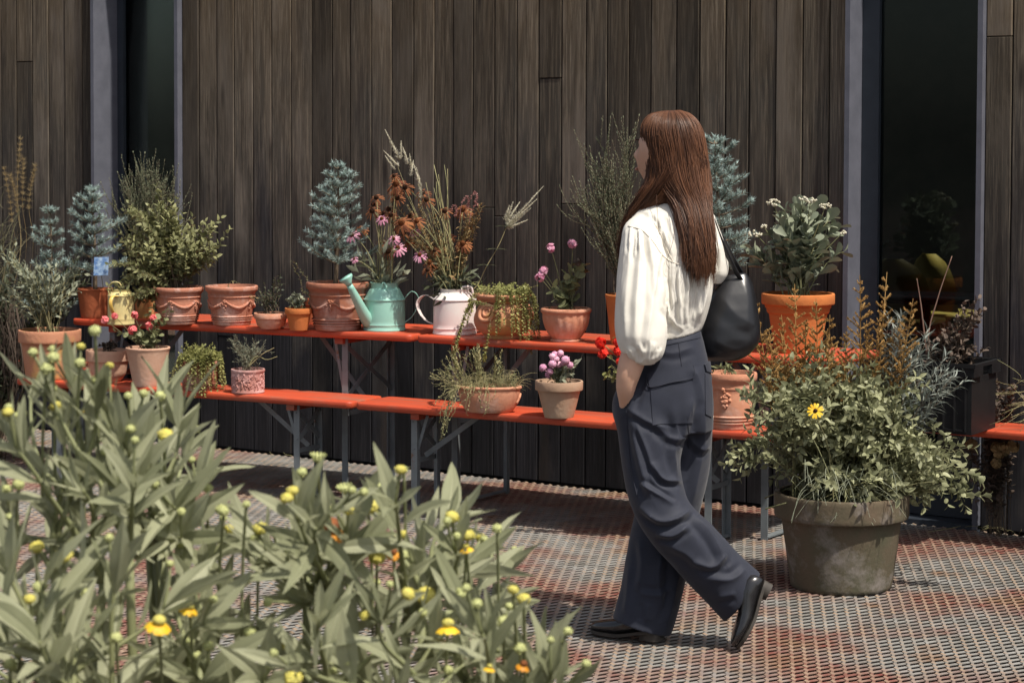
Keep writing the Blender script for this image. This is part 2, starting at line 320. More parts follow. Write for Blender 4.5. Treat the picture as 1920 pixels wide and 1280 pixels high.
# ------------------------------------------------------------------ the timber building
def wood_mat():
    mt = bpy.data.materials.new('weathered_boards'); mt.use_nodes = True; t = mt.node_tree; N = t.nodes; L = t.links; b = N['Principled BSDF']
    tc = N.new('ShaderNodeTexCoord'); at_ = N.new('ShaderNodeAttribute'); at_.attribute_name = 'rnd'
    ad = N.new('ShaderNodeVectorMath'); ad.operation = 'ADD'; cx = N.new('ShaderNodeCombineXYZ'); mu = N.new('ShaderNodeMath'); mu.operation = 'MULTIPLY'; mu.inputs[1].default_value = 37.
    L.new(at_.outputs['Fac'], mu.inputs[0]); L.new(mu.outputs[0], cx.inputs[1]); L.new(mu.outputs[0], cx.inputs[2])
    L.new(tc.outputs['Object'], ad.inputs[0]); L.new(cx.outputs[0], ad.inputs[1])
    def noise(s, st, d=6, r=.6, dist=0.):
        mp = N.new('ShaderNodeMapping'); mp.inputs['Scale'].default_value = st; L.new(ad.outputs[0], mp.inputs[0])
        z = N.new('ShaderNodeTexNoise'); z.inputs['Scale'].default_value = s; z.inputs['Detail'].default_value = d; z.inputs['Roughness'].default_value = r; z.inputs['Distortion'].default_value = dist
        L.new(mp.outputs[0], z.inputs[0]); return z.outputs[0]
    def rg(x, a, c, lo=0., hi=1.):
        r = N.new('ShaderNodeMapRange'); r.inputs[1].default_value = a; r.inputs[2].default_value = c; r.inputs[3].default_value = lo; r.inputs[4].default_value = hi; L.new(x, r.inputs[0]); return r.outputs[0]
    def mix(f, a, c, bl='MIX'):
        x = N.new('ShaderNodeMix'); x.data_type = 'RGBA'; x.blend_type = bl
        for i, q in ((0, f), (6, a), (7, c)):
            if isinstance(q, tuple): x.inputs[i].default_value = (*q, 1)
            elif isinstance(q, float): x.inputs[i].default_value = q
            else: L.new(q, x.inputs[i])
        return x.outputs[2]
    grain = noise(26, (1, 1, .05), 8, .75, 1.2); fine = noise(120, (1, 1, .03), 5, .7); bl = noise(3.2, (1, 1, .35), 5, .6, .4)
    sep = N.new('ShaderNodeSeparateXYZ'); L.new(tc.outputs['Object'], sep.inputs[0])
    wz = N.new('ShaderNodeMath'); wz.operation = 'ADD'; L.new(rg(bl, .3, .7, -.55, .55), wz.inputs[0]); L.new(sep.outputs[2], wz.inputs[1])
    hz = rg(wz.outputs[0], .45, 1.5)                 # sun-browned boards above, tar-grey weathering plus painted-in shade behind the tables below
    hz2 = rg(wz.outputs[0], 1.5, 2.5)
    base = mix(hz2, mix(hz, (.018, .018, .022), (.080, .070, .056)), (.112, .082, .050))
    base = mix(rg(grain, .32, .6), mix(1., base, (.36, .34, .33), 'MULTIPLY'), base)
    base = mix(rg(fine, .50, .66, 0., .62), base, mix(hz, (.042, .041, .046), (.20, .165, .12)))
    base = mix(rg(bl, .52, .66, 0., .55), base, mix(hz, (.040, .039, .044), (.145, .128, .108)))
    st = noise(9, (1, 1, .12), 6, .6, .2); base = mix(rg(st, .6, .72, 0., .7), base, (.040, .032, .027))
    mp = N.new('ShaderNodeMapping'); mp.inputs['Scale'].default_value = (5.5, 1, 1.1); L.new(ad.outputs[0], mp.inputs[0]); vo = N.new('ShaderNodeTexVoronoi'); vo.inputs['Scale'].default_value = 1.; L.new(mp.outputs[0], vo.inputs[0])
    base = mix(rg(vo.outputs['Distance'], .05, .12, .85, 0.), base, (.018, .014, .012))      # knots
    vr = rg(at_.outputs['Fac'], 0., 1., .52, 1.45); cc = N.new('ShaderNodeCombineColor')
    for k in range(3): L.new(vr, cc.inputs[k])
    base = mix(1., base, cc.outputs[0], 'MULTIPLY')
    L.new(base, b.inputs['Base Color']); b.inputs['Roughness'].default_value = .82; b.inputs['Specular IOR Level'].default_value = .25
    bp = N.new('ShaderNodeBump'); bp.inputs['Strength'].default_value = .6; bp.inputs['Distance'].default_value = .004; L.new(grain, bp.inputs['Height']); L.new(bp.outputs[0], b.inputs['Normal'])
    return mt
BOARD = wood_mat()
HB = 3.25
bld = thing('timber_building', 'dark weathered vertical-board building behind the plant benches, with two tall windows', 'building', (0, 0, 0))
def cladding(xa, xb):
    g = G(); x = xa; k = 0
    while x < xb-.012:
        wd = U(.108, .13); x2 = min(x+wd, xb); z = U(-.9, .0) if R.random() < .7 else 0.
        cuts = [0.]; zc = U(.5, 6.2)
        while zc < HB-.15: cuts.append(zc); zc += U(2.2, 3.4)
        cuts.append(HB)
        for a, b_ in zip(cuts[:-1], cuts[1:]):
            dy = U(-.003, .003); gp = U(.0016, .0034); lz = .004 if a == 0 else .0018
            g2 = G(); out = rrect(x+gp, x2-gp, dy, .026, .004, 2); slab(g2, out, a+lz, b_-.0018, .002, R.random()); g.merge(g2)
        x = x2; k += 1
    return g
XL0, XL1 = aty(178, 10)[0], aty(341, 10)[0]; XR0, XR1 = aty(1592, 10)[0], aty(1850, 10)[0]
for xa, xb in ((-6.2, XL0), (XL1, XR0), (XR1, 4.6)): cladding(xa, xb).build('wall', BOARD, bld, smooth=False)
g = G()   # the dark felt behind the boards
for xa, xb in ((-6.2, XL0), (XL1, XR0), (XR1, 4.6)): box(g, xa, xb, .030, .20, 0, HB, .5)
box(g, XL0, XL1, .03, .2, 3.0, HB); box(g, XR0, XR1, .03, .2, 3.0, HB)
g.build('backing', M('black_felt', (.006, .006, .007), rough=1), bld, smooth=False)
SLATE = M('slate_paint', (.115, .12, .148), (.09, .095, .118), scale=12, rough=.5, bump=.05, spec=.4)
DSL = M('dark_slate_paint', (.028, .036, .048), (.022, .028, .038), scale=12, rough=.45)
def glass():
    mt = bpy.data.materials.new('window_glass'); mt.use_nodes = True; t = mt.node_tree; N = t.nodes; L = t.links
    for n in list(N):
        if n.type == 'BSDF_PRINCIPLED': N.remove(n)
    gl = N.new('ShaderNodeBsdfGlossy'); gl.inputs['Roughness'].default_value = .03; gl.inputs[0].default_value = (.5, .56, .56, 1); tr = N.new('ShaderNodeBsdfTransparent'); tr.inputs[0].default_value = (.78, .82, .78, 1)
    fr = N.new('ShaderNodeFresnel'); fr.inputs[0].default_value = 1.45; ms = N.new('ShaderNodeMixShader')
    L.new(fr.outputs[0], ms.inputs[0]); L.new(tr.outputs[0], ms.inputs[1]); L.new(gl.outputs[0], ms.inputs[2]); L.new(ms.outputs[0], N['Material Output'].inputs[0])
    return mt
GLASS = glass()
for xa, xb, fr_, dp in ((XL0, XL1, .04, .15), (XR0, XR1, .075, .095)):
    g = G(); ft = .022                                  # steel lining, proud of the boards
    box(g, xa, xa+ft, -.035, dp, 0, 3.0); box(g, xb-ft, xb, -.035, dp, 0, 3.0); box(g, xa+ft, xb-ft, -.035, dp, 2.98, 3.0)
    wf = g.build('window', SLATE, bld, smooth=False)
    g = G(); a, b_ = xa+ft+.002, xb-ft-.002
    y1, y2 = dp-.012, dp+.04; box(g, a, a+fr_, y1, y2, .02, 2.97); box(g, b_-.03, b_, y1, y2, .02, 2.97); box(g, a+fr_, b_-.03, y1, y2, .02, .10); box(g, a+fr_, b_-.03, y1, y2, 2.9, 2.97)
    g.build('frame', DSL, wf, smooth=False)
    g = G(); box(g, a+fr_, b_-.03, dp+.01, dp+.016, .10, 2.9); g.build('pane', GLASS, wf, smooth=False)
    g = G(); box(g, xa, xb, -.03, .14, -.02, .016); g.build('sill', DSL, wf, smooth=False)
g = G()   # dark room behind the glass
DIN = M('dim_interior', (.075, .07, .058), (.05, .048, .042), scale=4, rough=.9)
box(g, -8.2, 4.6, 8.1, 8.2, 0, HB); box(g, -8.2, -8.1, .2, 8.1, 0, HB); box(g, 4.5, 4.6, .2, 8.1, 0, HB); box(g, -8.2, 4.6, .0, 4.1, HB, HB+.12); box(g, -8.2, 4.6, 5.7, 8.2, HB, HB+.12)  # gap in the ceiling is added, out of view, to let daylight onto the chairs
box(g, -8.1, 4.5, .2, 8.1, -.02, .0)
g.build('room', DIN, bld, smooth=False)

# ------------------------------------------------------------------ red tables and benches on steel legs
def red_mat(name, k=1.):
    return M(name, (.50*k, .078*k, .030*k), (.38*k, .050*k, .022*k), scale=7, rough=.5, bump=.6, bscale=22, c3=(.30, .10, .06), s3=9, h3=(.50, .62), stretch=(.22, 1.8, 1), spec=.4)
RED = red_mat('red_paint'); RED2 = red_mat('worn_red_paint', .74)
STEEL = M('blue_grey_steel', (.19, .215, .225), (.13, .145, .155), scale=9, rough=.55, c3=(.17, .075, .03), s3=14, h3=(.62, .7), metal=.1)
RUST = M('rusty_steel', (.25, .22, .18), (.17, .13, .09), scale=20, rough=.7, c3=(.10, .03, .012), s3=30, h3=(.48, .55), stretch=(1, 1, .3))
def trestle(root, x, W_, zt, dx=1, mat=None, mat2=None, yf=.045, spread=None):
    mat = mat or STEEL; yb = W_-.045 if spread is None else yf+spread
    for y in (yf, yb):
        g = G(); box(g, x-.012, x+.012, y-.0025, y+.0025, .0, zt); sx = 1 if dx > 0 else -1
        box(g, x-sx*.0145-.0025, x-sx*.0145+.0025, y-.0025 if y == yf else y-.022, y+.022 if y == yf else y+.0025, .0, zt)
        g.build('leg', mat, root, local=True, smooth=False)
    g = G(); bar(g, (x, yf, .012), (x, yb, .012), .03, .006, (0, 0, 1)); g.build('foot_bar', mat, root, local=True, smooth=False)
    g = G(); bar(g, (x+.003, yf, zt*.62), (x+.003, yb, zt-.03), .022, .004, (1, 0, 0)); bar(g, (x-.003, yb, zt*.62), (x-.003, yf, zt-.03), .022, .004, (1, 0, 0))
    bar(g, (x, yf, zt*.52), (x, yb, zt*.52), .02, .004, (1, 0, 0)); g.build('cross_brace', mat, root, local=True, smooth=False)
    g = G(); bar(g, (x, (yf+yb)/2, zt*.55), (x-dx*.26, (yf+yb)/2, zt-.008), .022, .004, (0, 1, 0))
    g.build('strut', mat, root, local=True, smooth=False); g = G(); bar(g, (x-dx*.01, yf+.012, zt*.62), (x-dx*.06, yf+.012, zt-.01), .014, .004, (0, 1, 0)); g.build('strut', mat, root, local=True, smooth=False)
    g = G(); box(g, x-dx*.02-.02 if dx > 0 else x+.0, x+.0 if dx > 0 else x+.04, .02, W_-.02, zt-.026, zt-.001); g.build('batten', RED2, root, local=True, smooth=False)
def furniture(kind, label, cat, a, b, W_, z0, z1, legs, group, mat=RED, **kw):
    a = np.array(a, float); b = np.array(b, float); L_ = np.linalg.norm(b-a); rz = math.atan2(b[1]-a[1], b[0]-a[0])
    root = thing(kind, label, cat, (a[0], a[1], 0), rz, group)
    g = G(); slab(g, rrect(0, L_, 0, W_, .028, 5), z0, z1, .006, .5)
    o = g.build('tabletop' if cat == 'table' else 'seat', mat, root, local=True); o.modifiers.new('es', 'EDGE_SPLIT').split_angle = radians(50)
    for x, dx in legs: trestle(root, x, W_, z0, dx, **kw)
    return root
gt = 'red trestle tables against the timber wall'; gb = 'red trestle benches holding pots'
furniture('trestle_table', 'red trestle table under the blue spruce and turquoise watering can, left of the other table', 'table', (-1.87, -1.05), (-.085, -.82), .5, .69, .72, ((.20, -1), (1.45, 1)), gt)
furniture('trestle_table', 'red trestle table under the white watering can and the fluted pot, behind the walking woman', 'table', (-.065, -.815), (1.84, -.755), .5, .69, .72, ((.17, -1), (1.62, 1)), gt)
furniture('trestle_bench', 'sunlit red bench under the relief pot, its right end meeting the next bench', 'bench', (-2.03, -1.25), (-.21, -1.075), .265, .42, .45, ((.22, -1), (1.53, 1)), gb)
furniture('trestle_bench', 'red bench under the oval bowl of dry grass and the beige pot of pink balls', 'bench', (-.195, -1.07), (1.72, -.955), .265, .42, .45, ((.27, -1), (1.62, 1)), gb)
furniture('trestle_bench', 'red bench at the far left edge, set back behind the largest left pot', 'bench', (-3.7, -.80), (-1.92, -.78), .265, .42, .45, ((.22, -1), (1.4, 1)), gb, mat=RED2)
furniture('trestle_bench', 'red bench at the right edge carrying the black crate', 'bench', (1.96, -.37), (3.8, -.36), .265, .42, .45, ((.85, -1), (1.4, 1)), gb)
# the rusty leg frame standing just inside the right end of the near bench
# ------------------------------------------------------------------ pots
ZT, ZB = .72, .45
def potgeo(ua, ub, vt, vb, z, rbf=.7):
    """world centre, top radius, base radius, height and px/m of a pot seen between ua..ub, rim at vt, base at vb, standing at height z"""
    p = at((ua+ub)/2, vb, z); s = F/depth(p); rtop = (ub-ua)/2/s; rb = rtop*rbf; c = p+DH*rb*.97; s = F/depth(c)
    rtop = (ub-ua)/2/s; rb = rtop*rbf; sl = (CAM[2]-z)/depth(c); c = at((ua+ub)/2, vb-rb*s*sl*.95, z); s = F/depth(c)
    h = (vb-rb*s*sl-vt)/s
    return np.array([c[0], c[1], z]), rtop, rb, h, s
def prof(kind, r, rb, h):
    t = max(.008, r*.075)
    if kind == 'rim': P = [(rb*.97, 0), (rb, .004), (r*.89, h*.74), (r*.9, h*.75), (r*.985, h*.752), (r*.995, h*.765), (r, h*.985), (r*.99, h), (r-t, h), (r-t*1.05, h*.86)]
    elif kind == 'plain': P = [(rb*.97, 0), (rb, .004), (r*.97, h*.93), (r, h*.955), (r, h*.99), (r*.985, h), (r-t, h), (r-t*1.1, h*.86)]
    elif kind == 'bowlrim': P = [(rb*.96, 0), (rb, .004), (rb+(r-rb)*.55, h*.22), (r*.9, h*.52), (r*.935, h*.655), (r*.95, h*.66), (r*.995, h*.665), (r, h*.69), (r, h*.98), (r*.985, h), (r-t, h), (r-t*1.1, h*.86)]
    elif kind == 'ornate':
        P = [(rb*.96, 0), (rb*1.0, .004), (rb*1.0, h*.09)]
        for k in range(3): z0 = h*(.10+k*.055); rr = rb*(1.0+k*.025); P += [(rr, z0), (rr+.006, z0+h*.014), (rr+.006, z0+h*.03), (rr, z0+h*.042)]
        P += [(rb*1.07, h*.29), (rb+(r-rb)*.45, h*.5), (r*.87, h*.70), (r*.885, h*.715), (r*.91, h*.735), (r*.885, h*.76), (r*.89, h*.80), (r*.93, h*.85), (r*.985, h*.88), (r, h*.92), (r, h*.975), (r*.98, h), (r-t*1.3, h), (r-t*1.6, h*.86)]
    elif kind == 'stepped': P = [(rb*.96, 0), (rb, .004), (r*.80, h*.66), (r*.83, h*.665), (r*.86, h*.70), (r*.86, h*.74), (r*.90, h*.76), (r*.905, h*.80), (r*.95, h*.815), (r*.99, h*.82), (r, h*.84), (r, h*.985), (r*.985, h), (r-t, h), (r-t*1.1, h*.86)]
    elif kind == 'cyl': P = [(r*.93, 0), (r*.97, .004), (r*.97, h*.07), (r*.94, h*.1), (r*.93, h*.5), (r*.945, h*.87), (r*.99, h*.9), (r, h*.94), (r*.985, h), (r-t, h), (r-t*1.1, h*.8)]
    elif kind == 'urn':
        a = np.linspace(0, 1, 12); P = [(rb*.9, 0), (rb*.95, .006), (rb*.93, h*.07)]+[(rb*.93+(r-rb*.93)*sin(pi*x**.8*.93+.0)**.8 if x > 0 else rb*.93, h*(.08+.72*x)) for x in a]
        P += [(r*.86, h*.85), (r*.9, h*.9), (r*.99, h*.94), (r*.99, h*.985), (r*.96, h), (r*.88, h), (r*.86, h*.9)]
    elif kind == 'bowl':
        P = [(rb*.9, 0), (rb, .003)]+[(rb+(r*.97-rb)*sin(x*pi/2)**.85, h*(.02+.84*x)) for x in np.linspace(.1, 1, 9)]+[(r*.985, h*.88), (r*1.02, h*.91), (r*1.03, h*.96), (r*1.0, h), (r*.93, h), (r*.91, h*.85)]
    elif kind == 'flute':
        P = [(rb*1.02, 0), (rb*1.06, .006), (rb*1.04, h*.05), (rb*.93, h*.08)]+[(rb*.93+(r*.93-rb*.93)*sin(x*pi/2)**.8, h*(.09+.70*x)) for x in np.linspace(.05, 1, 10)]+[(r*.945, h*.82), (r*.95, h*.85), (r*1.0, h*.88), (r*1.02, h*.93), (r, h*.985), (r*.96, h), (r*.88, h), (r*.86, h*.88)]
    P += [(P[-1][0]*.97, h*.85), (.004, h*.845)]
    return np.array(P)
def smoothp(P, k=3):                              # extra rings so that noise and shading have something to hold on to
    out = []
    for a, b in zip(P[:-1], P[1:]):
        n = max(1, int(np.linalg.norm(b-a)/.012)); out += [a+(b-a)*i/n for i in range(n)]
    return np.array(out+[P[-1]])
def pot(root, kind, mat, c, r, rb, h, sx=1., sy=1., rot=0., relief=None, soil=True, tilt=0.):
    g = G(); wob = None; ph = U(0, 6)
    if kind == 'flute':
        def wob(a, z, r=r):
            k = np.clip((z/h-.08)/.1, 0, 1)*np.clip((.83-z/h)/.05, 0, 1); return 1+k*.045*np.abs(np.sin(a*9+ph))-k*.02
    else:
        def wob(a, z): return 1+.004*np.sin(2*a+ph)+.003*np.sin(3*a+ph*2+z*20)+.0015*np.sin(11*a+z*60)
    P = prof(kind, r, rb, h); lathe(g, smoothp(P), 96 if kind == 'flute' else 56, c, sx, sy, rot, .5, wob)
    def surf(a, zf, off=.0):
        z = h*zf; rr = np.interp(z, P[:-3, 1], P[:-3, 0])+off; x, y = rr*cos(a)*sx, rr*sin(a)*sy
        return np.array([c[0]+x*cos(rot)-y*sin(rot), c[1]+x*sin(rot)+y*cos(rot), c[2]+z])
    pt = g.build('pot', mat, root); pt.modifiers.new('es', 'EDGE_SPLIT').split_angle = radians(62)
    if relief:
        g = G(); A0 = math.atan2(-1, .4)
        if relief == 'swag':
            for k in range(4):
                a0 = A0-2.4+k*1.22
                tube(g, [surf(a0+x*1.22, .64-.17*sin(pi*x), .001) for x in np.linspace(0, 1, 16)], [.0035+.0045*sin(pi*x) for x in np.linspace(0, 1, 16)], 6)
                for q in range(22):
                    x = R.random(); ball(g, surf(a0+x*1.22+U(-.03, .03), .64-.17*sin(pi*x)+U(-.035, .03), .001), U(.003, .0065), 6, 5)
                for q in range(12): ball(g, surf(a0+U(-.05, .05), .62-q*.018, .001), U(.003, .006), 6, 5)
        elif relief == 'frieze':
            for k in range(130):
                a0 = U(-2.9, .6); z0 = U(.2, .8); b_ = U(-1, 1)
                tube(g, [surf(a0+.07*x*cos(b_*3), z0+.1*x*sin(b_*3)+.03*sin(x*3+b_*9), .0) for x in np.linspace(-1, 1, 6)], U(.0018, .0042), 5)
            for k in range(46): ball(g, surf(U(-2.9, .6), U(.25, .82), 0), U(.003, .006), 6, 5)
        elif relief == 'face':
            for k in range(1):
                a0 = A0+(-.15+1.35*k)
                for q in range(34): ball(g, surf(a0+rng.normal()*.09, .55+rng.normal()*.09, .0), U(.004, .009), 6, 5)
        elif relief == 'ring':
            for k in range(3):
                a0 = A0-.42+k*1.3; pts = [surf(a0+.30*cos(x), .60+.17*sin(x), .004) for x in np.linspace(0, 2*pi, 20)]; tube(g, pts, .009, 8, cap=False)
                tube(g, [surf(a0+.15*cos(x), .62+.085*sin(x), .001) for x in np.linspace(0, 2*pi, 16)], .006, 8, cap=False)
                if k < 2: g.build('relief', mat, root); g = G()
        elif relief == 'wing':
            for a0 in (A0+1.05,):
                for q in range(7): tube(g, [surf(a0+.16*(x-.5)+.02*q, .42+.02*q+.5*(x-.3)*.5, .002) for x in np.linspace(0, 1, 6)], .0055, 5)
        g.build('relief', mat, root)
    if soil:
        g = G(); n = 40; k = 7; rr = r*.9; V = []
        for i in range(k):
            for j in range(n): q = rr*i/(k-1); a = j*2*pi/n; V.append((c[0]+(q*cos(a)*sx*cos(rot)-q*sin(a)*sy*sin(rot)), c[1]+(q*cos(a)*sx*sin(rot)+q*sin(a)*sy*cos(rot)), c[2]+h*.88+U(-.004, .006)))
        i = np.arange(k-1)[:, None]*n; j = np.arange(n)[None]; g.add(V, np.stack([i+j, i+n+j, i+n+(j+1) % n, i+(j+1) % n], -1).reshape(-1, 4), .5); g.build('soil', SOIL, root)
    return surf
def potted(name, label, cat, spec, kind, mat, z, rbf=.7, group='potted plants on the tables and benches', **kw):
    ua, ub, vt, vb = spec; c, r, rb, h, s = potgeo(ua, ub, vt, vb, z, rbf)
    root = thing(name, label, cat, c, 0, group); sf = pot(root, kind, mat, c, r, rb, h, **kw)
    top = c+UZ*h*.88
    return root, top, r, s, sf, h

# ------------------------------------------------------------------ plants
def blobpts(blobs, n, dep, dj):
    """n points spread through ellipsoids given as (u, v, ru, rv[, weight]) at a depth, with dj metres of spread away from the viewer"""
    wts = np.array([b[4] if len(b) > 4 else b[2]*b[3] for b in blobs], float); wts /= wts.sum(); out = []
    for k in rng.choice(len(blobs), n, p=wts):
        u, v, ru, rv_ = blobs[k][:4]; q = nrm(rng.normal(size=3))*rng.random()**.42
        out.append(W(u+ru*q[0], v+rv_*q[1], dep+dj*q[2]))
    return np.array(out)
def stemleaves(gs, gl, pts, L, Wd, sp, t='lance', t0=.25, ang=.9, droop=.15, fold=.25, rs=.0018, phyl=2.4, tip=True, Lv=.25, opp=False, up=.4, rnd0=None):
    """a stem along pts with leaves set round it"""
    n = len(pts); d = np.linalg.norm(np.diff(pts, axis=0), axis=1).sum()
    if rs: tube(gs, pts, np.linspace(rs, rs*.45, n), 5)
    k = max(2, int(d*(1-t0)/sp)); tt = np.linspace(t0, 1, k); idx = tt*(n-1); i0 = np.minimum(idx.astype(int), n-2); fr = (idx-i0)[:, None]
    P = pts[i0]*(1-fr)+pts[i0+1]*fr; T = nrm(pts[i0+1]-pts[i0]); a0 = rng.random()*6.28; rep = 2 if opp else 1
    P = np.repeat(P, rep, 0); T = np.repeat(T, rep, 0); tt = np.repeat(tt, rep); m_ = len(P)
    a = a0+np.repeat(np.arange(k), rep)*(1.57 if opp else phyl)+(np.tile([0, pi], k) if opp else 0)+rng.normal(size=m_)*.25
    ref = np.where(np.abs(T[:, 2:3]) < .9, np.array([[0, 0, 1.]]), np.array([[1., 0, 0]])); A = nrm(np.cross(T, ref)); B = np.cross(T, A)
    rad = A*np.cos(a)[:, None]+B*np.sin(a)[:, None]; an = ang*(1-.35*tt)*(1+rng.normal(size=m_)*.18)
    D = T*np.cos(an)[:, None]+rad*np.sin(an)[:, None]; D = nrm(D+UZ*up*.25*rng.random(m_)[:, None])
    N = nrm(T*np.sin(an)[:, None]-rad*np.cos(an)[:, None]+rng.normal(size=(m_, 3))*.18+UZ*.25)
    sc_ = (1-Lv*np.abs(tt-.55)*1.6)*(1+rng.normal(size=m_)*.14); rd = rng.random(m_) if rnd0 is None else np.clip(rnd0+rng.normal(size=m_)*.15, 0, 1)
    leaves(gl, P, D, N, L*sc_, Wd*sc_, t, droop*(1+rng.normal(size=m_)*.5), fold, rd)
def bush(root, base, targets, L, Wd, sp, t='lance', sm=None, lm=None, rs=.0018, t0=.3, ang=.9, droop=.15, fold=.25, up=.5, opp=False, side=0, sideL=.08, name='foliage', arch=.5, extra=None, curl=0.):
    gs, gl = G(), G(); base = np.asarray(base, float)
    for T in targets:
        b0 = base+RH*rng.normal()*.02+DH*rng.normal()*.02; hgt = T[2]-b0[2]
        c = b0*.65+T*.35; c = np.array([c[0], c[1], b0[2]+hgt*(arch+.3*rng.random())+(.03 if hgt < .05 else 0)])
        p = bez(b0, c, T, 12); p[1:-1] += rng.normal(size=(10, 3))*.003
        stemleaves(gs, gl, p, L, Wd, sp, t, t0, ang, droop, fold, rs, up=up, opp=opp)
        for k in range(side):
            i = rng.integers(4, 11); d = nrm(nrm(p[i]-p[i-1])+rv()*.8+UZ*.2); l_ = sideL*(.6+.6*rng.random())
            q = bez(p[i], p[i]+d*l_*.5, p[i]+d*l_+UZ*curl*l_, 7); stemleaves(gs, gl, q, L*.85, Wd*.85, sp, t, .1, ang, droop, fold, rs*.6, up=up, opp=opp)
    if gs.n: gs.build('stems', sm or STEM, root)
    gl.build(name, lm, root)
def spruce(root, base, hgt, rad, lean=(0, 0), n=9, nm=None, dens=1.):
    gs, gn = G(), G(); base = np.asarray(base, float); tip = base+UZ*hgt+RH*lean[0]+DH*lean[1]
    tr = bez(base, (base+tip)/2+RH*.01, tip, 12); tube(gs, tr, np.linspace(.011, .003, 12), 8)
    tw = []
    for k in range(n):
        f = .20+.78*(k/(n-1))**.9; p = base+(tip-base)*f; rr = rad*(1-f)**.62*(1.0+.5*rng.normal()*.4)+.028
        m_ = 5 if f < .9 else 4; a0 = rng.random()*6
        for j in range(m_):
            a = a0+j*2*pi/m_+rng.normal()*.25; l_ = rr*(.62+.55*rng.random()); d = np.array([cos(a), sin(a), .30+.25*f+rng.normal()*.08])
            e = p+d*l_*.95; c_ = p+d*l_*.5-UZ*.012; q = bez(p, c_, e, 8); tube(gs, q, np.linspace(.0038, .0015, 8), 5); tw.append((q, .35))
            for s in range(int(2+l_/.04)):
                i = rng.integers(2, 8); t_ = nrm(q[min(i, 7)]-q[i-1]); sd = nrm(np.cross(t_, UZ))*(1 if s % 2 else -1)
                dd = nrm(t_*.75+sd*.75+UZ*(.12+.15*rng.random())); l2 = l_*(.34+.28*rng.random())*(1.25-i/12)
                q2 = bez(q[i-1], q[i-1]+dd*l2*.5, q[i-1]+dd*l2+UZ*.006, 5); tube(gs, q2, .0014, 4); tw.append((q2, 0.))
    top = bez(tip-UZ*.05, tip, tip+UZ*.02, 5); tw.append((top, 0))
    for q, t0 in tw:
        d = np.linalg.norm(np.diff(q, axis=0), axis=1).sum(); m_ = int(d*(1-t0)/.0013*dens)+12; tt = t0+(1-t0)*rng.random(m_); idx = tt*(len(q)-1); i0 = np.minimum(idx.astype(int), len(q)-2); fr = (idx-i0)[:, None]
        P = q[i0]*(1-fr)+q[i0+1]*fr; T = nrm(q[i0+1]-q[i0]); rd = nrm(np.cross(T, rng.normal(size=(m_, 3))))
        D = nrm(T*.8+rd+UZ*.2); leaves(gn, P, D, rv(m_), .0190*(.8+.4*rng.random(m_)), .0023, 'ndl', 0, 0, np.clip(rng.normal(.25, .1, m_)+(.75*tt**2 if t0 == 0 else .45*tt**3), 0, 1))
    gs.build('trunk', TWIG, root); gn.build('needles', nm, root)
def flower(root, c, nrm_, rp, n, petal, core, droop=.2, rc=.25, wp=.5, name='flower', layers=1, cup=.2, dome=.6):
    g = G(); nv = nrm(nrm_); a_ = nrm(np.cross(nv, [0.3, .1, 1])); b_ = np.cross(nv, a_)
    for l in range(layers):
        a = np.arange(n)*2*pi/n+l*.4+rng.normal(size=n)*.1; D = np.cos(a)[:, None]*a_+np.sin(a)[:, None]*b_
        P = c+D*rp*rc*.6+nv*rp*.03*l; Dd = nrm(D+nv*(cup+.35*l)); leaves(g, P, Dd, np.repeat(nv[None], n, 0)+.1*rng.normal(size=(n, 3)), rp*(1-.22*l), rp*wp, 'pet', droop, 0)
    if core is not None:
        q = G(); ball(q, (0, 0, 0), rp*rc, 10, 7); V = q.v[0]; V2 = c+V[:, :1]*a_+V[:, 1:2]*b_+np.abs(V[:, 2:3])*nv*dome*2; g.add(V2, q.f[0], .5, 1)
        g.build(name, [petal, core], root, smooth=False)
    else: g.build(name, [petal], root, smooth=False)
def cluster(root, c, r, n, petal, name='flower_cluster', pr=.014):
    g = G()
    for k in range(n):
        d = rv(); d = nrm(d+np.array([.2, -.5, .5])*.6); p = c+d*r*(.5+.5*rng.random()); a_ = nrm(np.cross(d, [.3, .1, 1])); b_ = np.cross(d, a_)
        a = np.arange(5)*2*pi/5+rng.random(); D = nrm(np.cos(a)[:, None]*a_+np.sin(a)[:, None]*b_+d*.35)
        leaves(g, np.repeat(p[None], 5, 0), D, np.repeat(d[None], 5, 0), pr, pr*.85, 'pet', .25, 0, np.clip(rng.normal(.5, .3, 5), 0, 1))
    return g.build(name, petal, root, smooth=False)

L_blue = leafm('blue_needles', (.06, .085, .055), (.44, .58, .56), .6, .15)
L_rust = leafm('rust_petal', (.10, .028, .014), (.34, .13, .05), .85, .2)
L_dark = leafm('dark_leaf', (.045, .055, .035), (.10, .115, .065))
L_mid = leafm('mid_leaf', (.12, .135, .065), (.27, .285, .145))
L_olive = leafm('olive_leaf', (.16, .17, .08), (.35, .35, .17))
L_grey = leafm('grey_leaf', (.16, .18, .13), (.34, .36, .26), .65)
L_silver = leafm('silver_leaf', (.14, .165, .15), (.33, .36, .32), .6)
L_rosem = leafm('rosemary_leaf', (.085, .10, .065), (.20, .22, .13), .65, .15)
L_trail = leafm('trailing_leaf', (.17, .18, .06), (.36, .36, .13))
L_thick = leafm('fleshy_leaf', (.13, .155, .11), (.31, .34, .24), .5, .15)
L_fg = leafm('helenium_leaf', (.24, .255, .145), (.455, .465, .31), .6, .42)
L_fg2 = leafm('helenium_stem', (.2, .21, .10), (.27, .29, .15), .6, .1)
L_dry = leafm('dry_leaf', (.19, .13, .06), (.40, .31, .16), .8, .2)
L_deadl = leafm('dead_brown_leaf', (.055, .04, .03), (.13, .095, .075), .8, .1)
P_pink = leafm('pink_petal', (.66, .24, .40), (.84, .50, .62), .6, .3)
